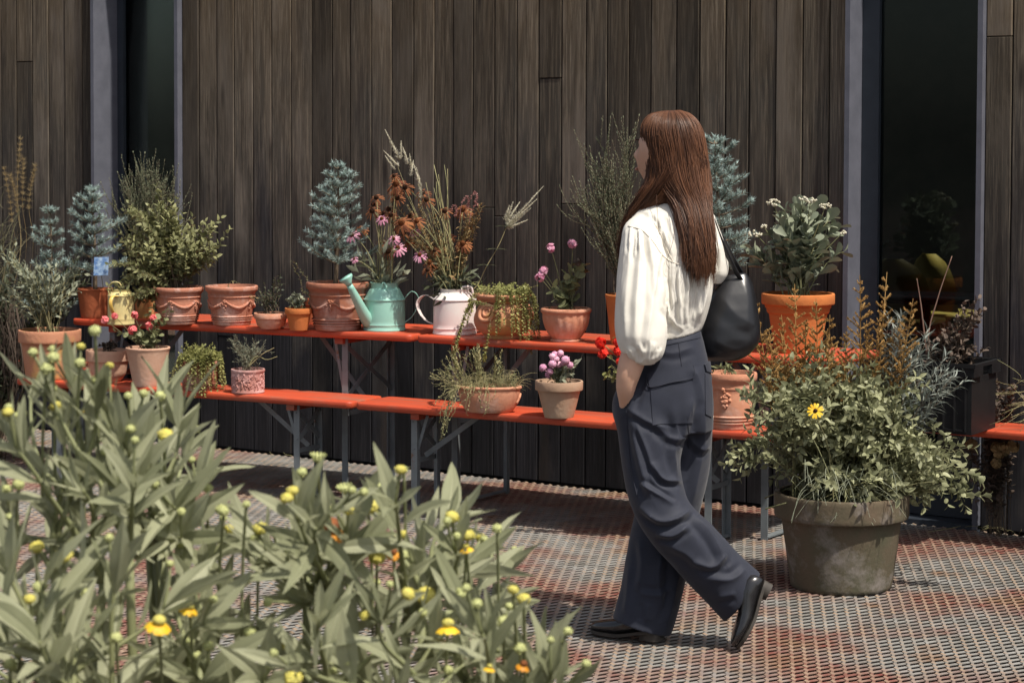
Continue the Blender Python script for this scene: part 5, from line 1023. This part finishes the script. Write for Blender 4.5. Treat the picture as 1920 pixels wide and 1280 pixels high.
patch(bt, ((1219, 712), (1296, 690), (1298, 792), (1224, 796)), .0028, NAVY, 'back_pocket', woman)
patch(bt, ((1216, 700), (1297, 683), (1299, 708), (1219, 727)), .0065, NAVY, 'pocket_flap', woman)
patch(bt, ((1321, 700), (1333, 690), (1334, 782), (1322, 776)), .0028, NAVY, 'back_pocket', woman, 8, 12)
patch(bt, ((1319, 684), (1332, 672), (1334, 700), (1322, 696)), .0065, NAVY, 'pocket_flap', woman, 8, 8)
patch(bt, ((1212, 641), (1309, 618), (1313, 633), (1210, 656)), .0022, NAVY, 'waistband', woman, 24, 6)
DKN = M('navy_stitch', (.018, .020, .032), rough=.8)
for q in ([(1272, 640), (1280, 700), (1288, 770), (1292, 840)], [(1160, 738), (1166, 752), (1174, 764)], [(1188, 722), (1182, 745), (1174, 764)], [(1174, 766), (1178, 820), (1184, 880), (1195, 930)]): seam(bt, q, .0013, DKN, 'seam', woman)
seam(bt, [(1216, 702), (1219, 726), (1260, 717), (1299, 707), (1298, 684)], .0011, DKN, 'seam', woman, .0075)
place(trm, 'trousers', woman)
# blouse
CREAM = M('cream_cotton', (.80, .77, .70), (.76, .73, .655), scale=10, rough=.85, bump=.08, bscale=300, trans=.12, spec=.2)
g = G()
loft(g, [(1216, 379, 1294, 377, .052, 0), (1194, 387, 1318, 386, .072, 0), (1181, 403, 1336, 403, .09, 0), (1180, 440, 1344, 438, .106, -.005), (1190, 480, 1344, 480, .118, -.01), (1195, 520, 1339, 520, .124, -.01), (1198, 558, 1335, 550, .124, -.01), (1203, 590, 1328, 578, .118, -.005), (1211, 616, 1321, 600, .110, 0), (1213, 640, 1314, 617, .105, 0)], 48)
loft(g, [(1186, 404, 1232, 398, .042, -.02), (1170, 425, 1240, 415, .058, -.045), (1164, 455, 1244, 448, .068, -.065), (1159, 500, 1246, 497, .076, -.085), (1155, 550, 1247, 547, .082, -.10), (1152, 600, 1249, 597, .088, -.11), (1154, 628, 1250, 628, .088, -.115), (1161, 652, 1247, 654, .078, -.118), (1174, 672, 1240, 672, .055, -.12), (1186, 683, 1224, 683, .036, -.12)], 44)
loft(g, [(1296, 398, 1338, 402, .045, .05), (1306, 425, 1350, 432, .055, .075), (1312, 455, 1360, 462, .06, .09), (1314, 485, 1366, 492, .062, .10), (1316, 510, 1364, 515, .058, .10), (1322, 528, 1352, 532, .04, .10)], 32)
RR = random.Random(5)
def gathers(n, ua, ub, va, vb, la, sp, amp):
    out = []
    for k in range(n):
        x = (k+RR.random()*.7)/n; u0 = ua+(ub-ua)*x; v0 = va+(vb-va)*x; l_ = la*(.5+.7*RR.random()); out.append(([(u0, v0), (u0+sp*(x-.4)*.5+RR.uniform(-2, 2), v0+l_*.5), (u0+sp*(x-.4)+RR.uniform(-4, 4), v0+l_)], amp*(.6+.7*RR.random()), RR.uniform(2.4, 4.), RR.choice((1, -1))))
    return out
BS = gathers(15, 1226, 1300, 462, 506, 85, 18, .0038)+gathers(9, 1248, 1312, 612, 598, -60, 8, .0036)+gathers(8, 1172, 1218, 422, 436, 60, 12, .0032)+gathers(7, 1184, 1232, 682, 674, -32, 30, .0036)+gathers(5, 1232, 1262, 400, 410, 60, 14, .003)+[([(1185, 425), (1180, 480), (1174, 560), (1172, 640)], .006, 8, 1), ([(1198, 420), (1200, 480), (1194, 560), (1190, 640)], .005, 8, 1), ([(1212, 424), (1222, 480), (1222, 560), (1210, 650)], .007, 8, 1), ([(1232, 440), (1240, 500), (1242, 580)], .008, 7, -1),
      ([(1205, 655), (1205, 672), (1200, 682)], .006, 6, 1), ([(1225, 640), (1222, 660), (1215, 680)], .006, 6, 1), ([(1175, 650), (1188, 668), (1196, 680)], .005, 6, -1),
      ([(1256, 490), (1258, 540), (1266, 600), (1268, 625)], .006, 6, 1), ([(1272, 500), (1274, 560), (1278, 618)], .006, 6, 1), ([(1288, 508), (1290, 560), (1288, 615)], .007, 6, -1), ([(1304, 510), (1303, 560), (1298, 612)], .006, 6, 1), ([(1320, 505), (1318, 550), (1308, 605)], .006, 7, 1), ([(1246, 520), (1250, 570), (1258, 625)], .006, 6, -1),
      ([(1245, 575), (1262, 600), (1282, 620)], .005, 6, 1), ([(1330, 520), (1320, 560), (1300, 600)], .005, 7, 1), ([(1228, 400), (1242, 430), (1262, 480)], .005, 7, 1), ([(1215, 395), (1225, 425), (1243, 470)], .004, 7, 1), ([(1345, 450), (1350, 490), (1345, 520)], .005, 7, 1), ([(1330, 470), (1336, 500), (1334, 522)], .005, 6, -1), ([(1172, 440), (1166, 520), (1162, 600)], .004, 7, -1)]
sb = strokes(BS)
blm = fuse(g, 'blouse', .0038, [CREAM], 6, lambda V, N: sb(V, N)+.0022*wnoise(V*[1, 1, .45], 34, 9)+.0012*wnoise(V*[1, 1, .3], 110, 3))
bb = bvh(blm); CST = M('cream_stitch', (.74, .68, .58), rough=.9)
seam(bb, [(1178, 424), (1205, 432), (1226, 455), (1244, 480), (1268, 494), (1300, 502)], .0016, CST, 'yoke_seam', woman)
seam(bb, [(1222, 412), (1240, 440), (1252, 470), (1262, 490)], .0010, CST, 'yoke_seam', woman)
seam(bb, [(1296, 395), (1322, 430), (1330, 470)], .0012, CST, 'yoke_seam', woman)
place(blm, 'blouse', woman)
g = G(); tube(g, [Q(1207, 678, -.121)+(RH*cos(t)*.030+DH*sin(t)*.030) for t in np.linspace(0, 2*pi, 24)], .007, 8, flat=1.); g.build('cuff', CREAM, woman)
# hair
HAIR = M('auburn_hair', (.060, .025, .014), (.20, .085, .040), attr=True, rough=.42, spec=.45, trans=.25); HB_ = M('auburn_base', (.07, .028, .014), (.10, .04, .02), scale=60, rough=.5, stretch=(1, 1, .1))
top_ = [(1240, 209, 1274, 207, .030, .0), (1222, 214, 1292, 213, .052, 0), (1211, 226, 1306, 226, .075, 0), (1205, 243, 1315, 243, .088, 0), (1207, 262, 1320, 262, .094, 0), (1212, 288, 1324, 288, .093, -.002), (1215, 315, 1327, 315, .088, -.01)]
RA = top_+[(1228, 345, 1331, 345, .075, -.03), (1257, 378, 1334, 378, .052, -.06), (1273, 416, 1337, 416, .036, -.10), (1283, 454, 1339, 454, .029, -.12), (1286, 484, 1341, 482, .025, -.13), (1288, 507, 1337, 504, .020, -.135)]
RB = top_+[(1210, 343, 1300, 345, .072, -.02), (1196, 368, 1268, 378, .05, -.02), (1180, 398, 1222, 404, .032, .0), (1168, 432, 1190, 438, .022, .02), (1162, 470, 1178, 474, .016, .03)]
def shrink(rr, k): return [((a+c_)/2+(a-c_)/2*k, b, (a+c_)/2+(c_-a)/2*k, d, e*k, f) for a, b, c_, d, e, f in rr]
g = G(); loft(g, shrink(RA, .86), 32); loft(g, shrink(RB, .84), 32); me = fuse(g, 'hair', .006, [HB_], 3); place(me, 'hair', woman)
g = G()
def strandset(rr, n, r0, lo=.6, seed=1, ncl=70):
    rn = np.random.default_rng(seed); m_ = len(rr); Ac = np.array([Q(r_[0], r_[1], r_[5]) for r_ in rr]); Bc = np.array([Q(r_[2], r_[3], r_[5]) for r_ in rr]); rd = np.array([r_[4] for r_ in rr]); ln = np.linspace(0, 1, m_)
    cl = [dict(th=(rn.random()*2*pi if rn.random() < .3 else -rn.random()*pi), rho=.90+.13*rn.random(), tw=rn.normal()*.45, ph=rn.random()*6, fr=6+5*rn.random(), am=.005+.010*rn.random(), ps=rn.random()*6, cut=rn.normal()*.022, col=.15+.7*rn.random(), out=rn.normal()*.04) for _ in range(ncl)]
    for k in range(n):
        c = cl[rn.integers(ncl)]; fly = rn.random() < .09; sp = (.20*(1-.70*ln))*rn.normal(); th = c['th']+c['tw']*ln**1.5+sp; rho = c['rho']+1.6*c['out']*ln**2+.03*rn.normal()*(1-.5*ln)+(.05*ln if fly else 0)
        P = (Ac+Bc)/2+(Bc-Ac)/2*(np.cos(th)*rho)[:, None]+DH*(rd*np.sin(th)*rho)[:, None]
        e = m_-1 if rn.random() < lo else m_-2; P = P[:e+1]; P[-1] = P[-1]+UZ*(c['cut']+rn.normal()*.010+.006)+RH*rn.normal()*.004
        P = cat(P, 26); w_ = np.linspace(0, 1, 26)**1.6; x = np.linspace(0, 1, 26); P = P+RH[None]*(c['am']*np.sin(x*c['fr']+c['ph'])*w_)[:, None]+DH[None]*(c['am']*.7*np.sin(x*c['fr']+c['ps'])*w_)[:, None]+(rv()*.006)[None]*(w_*np.sin(x*5)*(3. if fly else .6))[:, None]
        tube(g, P, r0*np.concatenate([np.full(20, 1.), np.linspace(1, .25, 6)]), 4, np.clip(c['col']+.18*rn.normal(), 0, 1), cap=False)
strandset(RA, 3300, .00095, .8, 1, 80); strandset(RB, 1700, .0009, .8, 2, 50)
for q in ([(1262, 340, -.09), (1266, 400, -.12), (1262, 450, -.135), (1250, 490, -.14), (1256, 505, -.135)], [(1230, 340, -.07), (1232, 390, -.10), (1236, 440, -.125)], [(1205, 340, -.02), (1196, 365, -.02), (1188, 380, -.01)]): tube(g, cat([Q(*p) for p in q], 20), .0007, 4, .2)
g.build('hair_strands', HAIR, woman)
# shoes
LEA = M('black_leather', (.010, .010, .011), (.016, .015, .016), scale=14, rough=.24, spec=.6, coat=.25); SOLE = M('dark_sole', (.05, .042, .035), (.03, .026, .022), scale=30, rough=.6)
def shoe(heel, xd, zd, k=1.):
    xd = nrm(xd); yd = nrm(np.cross(zd, xd)); zd = np.cross(xd, yd); T = np.array([(0, .020, .060), (.008, .030, .078), (.03, .034, .090), (.07, .035, .088), (.105, .035, .070), (.14, .039, .054), (.175, .0425, .046), (.205, .040, .041), (.228, .030, .035), (.243, .017, .028), (.249, .006, .02)])*k
    zs = lambda x: .024*k*(1-min(1, x/(.125*k))**1.6)
    g = G(); n = 24; th = np.arange(n)*2*pi/n; V = []
    for x, w_, tp in T:
        z0 = zs(x)+.008; zc = (z0+tp+zs(x)*.2)/2; hz = zc-z0; V += [heel+xd*x+yd*w_*np.sign(cos(t))*abs(cos(t))**.75+zd*(zc+hz*np.sign(sin(t))*abs(sin(t))**(.7 if sin(t) < 0 else .95)) for t in th]
    m_ = len(T); i = np.arange(m_-1)[:, None]*n; j = np.arange(n)[None]; g.add(V, np.stack([i+j, i+(j+1) % n, i+n+(j+1) % n, i+n+j], -1).reshape(-1, 4), .5); g.add(V[:n], [list(range(n))[::-1]]); g.add(V[-n:], [list(range(n))])
    o = g.build('shoe', LEA, woman)
    g = G(); L_ = []
    for x, w_, tp in T: L_.append((x, w_+.003, zs(x)))
    out = [(x, w_, z) for x, w_, z in L_]+[(x, -w_, z) for x, w_, z in L_[::-1]]; A = [heel+xd*x+yd*y+zd*(z+.0005) for x, y, z in out]; B = [heel+xd*(x)+yd*y+zd*(z+.010) for x, y, z in out]; q = len(out); i = np.arange(q)
    g.add(A+B, np.stack([i, (i+1) % q, q+(i+1) % q, q+i], -1), .5)
    mid = len(L_)
    f = np.array([(i_, i_+1, q-2-i_, q-1-i_) for i_ in range(mid-1)]); g.add(A, f, .5); g.add(B, f[:, ::-1], .5)
    hb = [(0.0, .02), (.006, .029), (.03, .032), (.06, .031)]; out = [(x*k, w_*k) for x, w_ in hb]+[(x*k, -w_*k) for x, w_ in hb[::-1]]; A = [heel+xd*x+yd*y+zd*.0005 for x, y in out]; B = [heel+xd*x+yd*y+zd*.024*k for x, y in out]; q = len(out); i = np.arange(q); g.add(A+B, np.stack([i, (i+1) % q, q+(i+1) % q, q+i], -1), .5); g.add(A, [list(range(q))], .5)
    g.build('sole', SOLE, o); 
    return o
hl = at(1240, 1202, 0)+UZ*.002; te = at(1110, 1182, 0); shoe(hl, te-hl, UZ, np.linalg.norm(te-hl)/.249)
toe = at(1383, 1218, 0)+UZ*.004; hp = W(1446, 1094, depth(toe)+.03); xd = toe-hp; shoe(hp, xd, -RH*.89+UZ*.44-DH*.12, np.linalg.norm(xd)/.249)

# the black bag on her shoulder: she carries it, so it is a thing of its own
bag = thing('shoulder_bag', 'black leather slouchy shoulder bag hanging behind the right arm of the walking woman', 'bag', Q(1372, 680, .11))
g = G(); BL = M('bag_leather', (.0075, .008, .010), (.011, .011, .013), scale=9, rough=.33, bump=.10, bscale=30, spec=.55)
loft(g, [(1364, 516, 1399, 510, .012, .10), (1348, 532, 1410, 528, .028, .10), (1334, 552, 1416, 550, .045, .10), (1322, 580, 1421, 578, .060, .10), (1312, 610, 1425, 608, .070, .10), (1308, 636, 1425, 634, .072, .10), (1310, 656, 1416, 652, .066, .10), (1318, 668, 1402, 666, .052, .10), (1332, 677, 1382, 676, .025, .10)], 44, ex=.85)
sbg = strokes([([(1345, 548), (1380, 590), (1418, 610)], .004, 14, 1), ([(1340, 640), (1380, 655), (1412, 640)], .005, 9, 1), ([(1390, 520), (1402, 560), (1400, 620)], .004, 12, -1)])
me = fuse(g, 'bag_body', .005, [BL], 6, lambda V, N: sbg(V, N)*.55+.0006*wnoise(V, 14, 2)); place(me, 'bag_body', bag)
for q, dz in (([(1337, 412), (1347, 440), (1364, 478), (1380, 510), (1389, 524)], -.03), ([(1340, 420), (1356, 450), (1374, 484), (1388, 508), (1394, 522)], .03)):
    g = G(); tube(g, cat([Q(a, b, .06+dz+.05*(i/4)) for i, (a, b) in enumerate(q)]+([Q(1391, 534, .11+dz*.6)]), 24), .0085, 8, .5, flat=.28, n0=RH*.9-DH*.45); g.build('strap', BL, bag)
g = G(); tube(g, cat([Q(1337, 412, .03), Q(1330, 404, .05), Q(1322, 410, .10), Q(1330, 440, .16), Q(1350, 500, .17), Q(1360, 530, .15)], 20), .0085, 8, .5, flat=.28, n0=RH); g.build('strap', BL, bag)

# ------------------------------------------------------------------ sneezeweed in the foreground
budm = None
def mk_bud(kind):
    g = G(); r_ = .0082
    if kind == 'bud': ball(g, (0, 0, 0), r_, 12, 9, (1, 1, .86)); leaves(g, rv(90)*r_*.95, rv(90), rv(90), .0025, .0016, 'pet', 0, 0); mats = [K_bud]
    elif kind == 'yellow_bud': ball(g, (0, 0, 0), r_*1.35, 12, 9, (1, 1, .72)); leaves(g, rv(120)*r_*1.25*[1, 1, .7], rv(120), rv(120), .0028, .0018, 'pet', 0, 0); mats = [K_yel]
    elif kind == 'open_bud':
        ball(g, (0, 0, 0), r_*1.1, 12, 9, (1, 1, .6)); a = np.arange(14)*2*pi/14; D = np.stack([np.cos(a), np.sin(a), .7+0*a], -1); leaves(g, nrm(D*[1, 1, 0])*r_*.9, D, np.repeat(UZ[None], 14, 0), .010, .004, 'pet', -.3, 0); mats = [K_bud]
    else:
        ball(g, (0, 0, .004), r_*1.25, 12, 9, (1, 1, .75)); a = np.arange(11)*2*pi/11+rng.normal(size=11)*.08; D = np.stack([np.cos(a), np.sin(a), -.25+0*a], -1); g2 = G(); leaves(g2, D*r_*.6, D, np.repeat(UZ[None], 11, 0), .017, .011, 'pet', .35, 0); 
        s0 = g.n; g.merge(g2); 
        for q in range(1, len(g.mi)): g.mi[q] = np.ones(len(g.mi[q]), int)
        mats = [K_brown if kind == 'flower' else K_yel, P_orange if kind == 'flower' else P_yel]
    return g.mesh(kind, mats)
BM = {k: mk_bud(k) for k in ('bud', 'yellow_bud', 'open_bud', 'flower', 'yellow_flower')}
def helenium(label, ub, dep, tips, extra, heads=(), L=.088, seed=0):
    gb = W(ub, 1000, dep); b0 = np.array([gb[0], gb[1], .03]); root = thing('sneezeweed_plant', label, 'plant', b0, 0, 'sneezeweed in the foreground bed'); gs, gl = G(), G(); n_st = 3
    allp = list(tips)+list(extra); lo = max(v for u, v in allp); node = []
    for k in range(n_st):
        q = W(ub+rng.normal()*40, min(lo, 1280)+60+rng.normal()*30, dep+rng.normal()*.05); node.append(q); g0 = np.array([q[0], q[1], .03])+RH*rng.normal()*.03; tube(gs, cat([g0, (g0+q)/2+rv()*.02, q], 12), np.linspace(.009, .0065, 12), 7)
    def head(p, d, kind, sz=1.):
        nm = {'bud': 'flower_bud', 'yellow_bud': 'flower_bud', 'open_bud': 'flower_bud'}.get(kind, 'flower'); o = bpy.data.objects.new(nm, BM[kind]); C.objects.link(o); o.parent = root; o.location = Vector(p-b0); o.rotation_euler = Vector(d).to_track_quat('Z', 'Y').to_euler(); s_ = sz*(.75+.35*rng.random()); o.scale = (s_, s_, s_)
    def whorl(P, d, n, l_, an, dr):
        a0 = rng.random()*6.28; ref = nrm(np.cross(d, [.3, .9, .1])); r2_ = np.cross(d, ref)
        for k in range(n):
            a = a0+k*2.4+rng.normal()*.2; rad = ref*cos(a)+r2_*sin(a); an_ = an*(.6+.8*rng.random()); D = nrm(d*cos(an_)+rad*sin(an_)+UZ*.15); N = nrm(d*sin(an_)-rad*cos(an_)+rv()*.4); ll = l_*(.6+.75*rng.random())
            fineleaf(gl, P-d*.006*k, D, N, ll, ll*(.175+.075*rng.random()), dr*(-.3+1.9*rng.random()), rng.random()*.75)
    for k, (u, v) in enumerate(allp):
        main = k < len(tips); T = W(u+rng.normal()*5, v+rng.normal()*5+54, dep+rng.normal()*.12); m_ = node[k % n_st]; h_ = T[2]-m_[2]
        c1 = m_*.72+T*.28; c1[2] = m_[2]+h_*.36; c2 = m_*.30+T*.70; c2[2] = m_[2]+h_*.70
        p = cat([m_, c1, c2, T], 30)+RH*(rng.normal()*.008*np.sin(np.linspace(0, 6, 30)))[:, None]; tube(gs, p, np.linspace(.0055, .0020, 30), 6)
        d = nrm(T-p[-3]); whorl(T, d, 4, L*.8, .5, .12); ln = np.linalg.norm(np.diff(p, axis=0), axis=1).sum(); st = max(1.6, .038/ln*30); f = 27.
        while f > (4 if main else 12): i = int(f); whorl(p[i], nrm(p[i]-p[i-1]), 1 if rng.random() < .7 else 2, L*1.05, .72, .26); f -= st*(.7+.6*rng.random())
        for q in range(int(rng.integers(0, 3)) if main else int(rng.random() < .5)):
            e = T+nrm(d+rv()*.5+UZ*.5)*U(.03, .07); tube(gs, bez(T, (T+e)/2+rv()*.006, e, 6), np.linspace(.0016, .0022, 6), 5); head(e, e-T+rv()*.01, R.choice(['bud', 'bud', 'bud', 'bud', 'yellow_bud', 'bud']), .75)
    for u, v, kind, sz in heads:
        e = W(u, v, dep-.08); T = W(u+U(-12, 12), v+110, dep); tube(gs, bez(T-UZ*.1, T, e, 8), .0022, 5); head(e, nrm(UZ+rv()*.3-DH*.25), kind, sz)
    gs.build('stems', L_fg2, root); gl.build('foliage', L_fg, root)
def fill(u0, u1, v0, v1, n): return [(U(u0, u1), U(v0, v1)) for _ in range(n)]
helenium('tallest sneezeweed of the foreground, at the left, its leaf tips crossing the big left pot', 150, 3.0, [(60, 700), (100, 690), (135, 672), (180, 700), (215, 715), (20, 800), (120, 760), (50, 770)], fill(0, 260, 800, 1010, 9), [(100, 670, 'bud', 1), (178, 620, 'bud', .9), (88, 690, 'bud', 1), (150, 680, 'bud', 1), (68, 1025, 'yellow_bud', 1), (35, 908, 'bud', 1)])
helenium('sneezeweed right of the tallest one, its shoots crossing the left end of the bench', 290, 3.2, [(262, 730), (300, 700), (330, 740), (350, 800), (372, 850), (240, 780)], fill(200, 380, 830, 1010, 8), [(310, 815, 'yellow_bud', 1.), (250, 795, 'bud', 1), (240, 742, 'bud', 1), (300, 742, 'bud', 1), (128, 770, 'yellow_flower', .4), (165, 765, 'yellow_flower', .4), (390, 915, 'bud', 1), (415, 955, 'bud', 1)], .105)
helenium('lower-left corner sneezeweed with a bright yellow flower', 120, 2.8, [(15, 1000), (70, 1040), (150, 1030), (210, 1050), (10, 1100)], fill(-20, 330, 1080, 1330, 16), [(298, 1166, 'yellow_flower', .9), (120, 1040, 'yellow_bud', 1.1), (75, 1100, 'bud', 1), (38, 1220, 'bud', 1), (218, 1195, 'bud', 1), (20, 1245, 'bud', 1)], .105)
helenium('sneezeweed in the gap between the two tall foreground clumps, mostly leaves and small buds', 400, 2.95, [(330, 1040), (390, 1000), (430, 1060), (370, 1080)], fill(300, 560, 1080, 1330, 14), [(355, 1138, 'yellow_flower', .6), (390, 1210, 'bud', 1), (468, 1185, 'bud', 1), (420, 958, 'bud', .8), (462, 945, 'bud', .8)], .10)
helenium('sneezeweed with an orange and brown rayed flower, in front of the steel bench legs', 590, 3.1, [(470, 960), (500, 990), (560, 930), (592, 930), (628, 905), (650, 960), (540, 1000)], fill(470, 700, 960, 1100, 9), [(623, 990, 'flower', 1.25), (647, 918, 'open_bud', 1.1), (568, 960, 'yellow_bud', 1.1), (488, 990, 'yellow_bud', 1.), (566, 885, 'bud', 1), (596, 860, 'open_bud', .8), (690, 948, 'yellow_bud', 1.2), (707, 1045, 'yellow_bud', 1.2), (738, 1035, 'flower', .55), (640, 1045, 'flower', .5)])
helenium('tall twin-tipped sneezeweed right of the orange-flowered one', 790, 3.15, [(715, 900), (745, 890), (730, 930), (800, 960), (842, 920), (855, 990), (885, 990), (920, 985), (780, 1000)], fill(690, 940, 1000, 1120, 9), [(757, 880, 'bud', .9), (848, 968, 'yellow_bud', 1), (878, 1003, 'yellow_bud', 1), (874, 1025, 'yellow_flower', .5), (932, 990, 'bud', .8), (797, 1115, 'yellow_bud', 1.3), (755, 1040, 'bud', 1)])
helenium('rightmost foreground sneezeweed, low, its buds near the front shoe of the woman', 960, 2.95, [(905, 1130), (940, 1140), (975, 1165), (1025, 1215), (1052, 1240), (880, 1100)], fill(850, 1030, 1200, 1340, 9), [(840, 1172, 'yellow_flower', .8), (962, 1105, 'yellow_bud', .9), (982, 1122, 'yellow_bud', .9), (1052, 1210, 'bud', 1.2), (982, 1245, 'flower', .5), (975, 1215, 'bud', 1), (945, 1165, 'bud', 1)])
helenium('sneezeweed at the bottom edge below the orange-flowered one, dark-stemmed and dense', 680, 2.85, [(600, 1110), (660, 1090), (720, 1110), (760, 1140), (820, 1150)], fill(540, 900, 1150, 1340, 16), [(550, 1270, 'yellow_bud', 1.2), (655, 1225, 'bud', 1), (650, 1240, 'bud', 1), (918, 1250, 'yellow_flower', .5)])
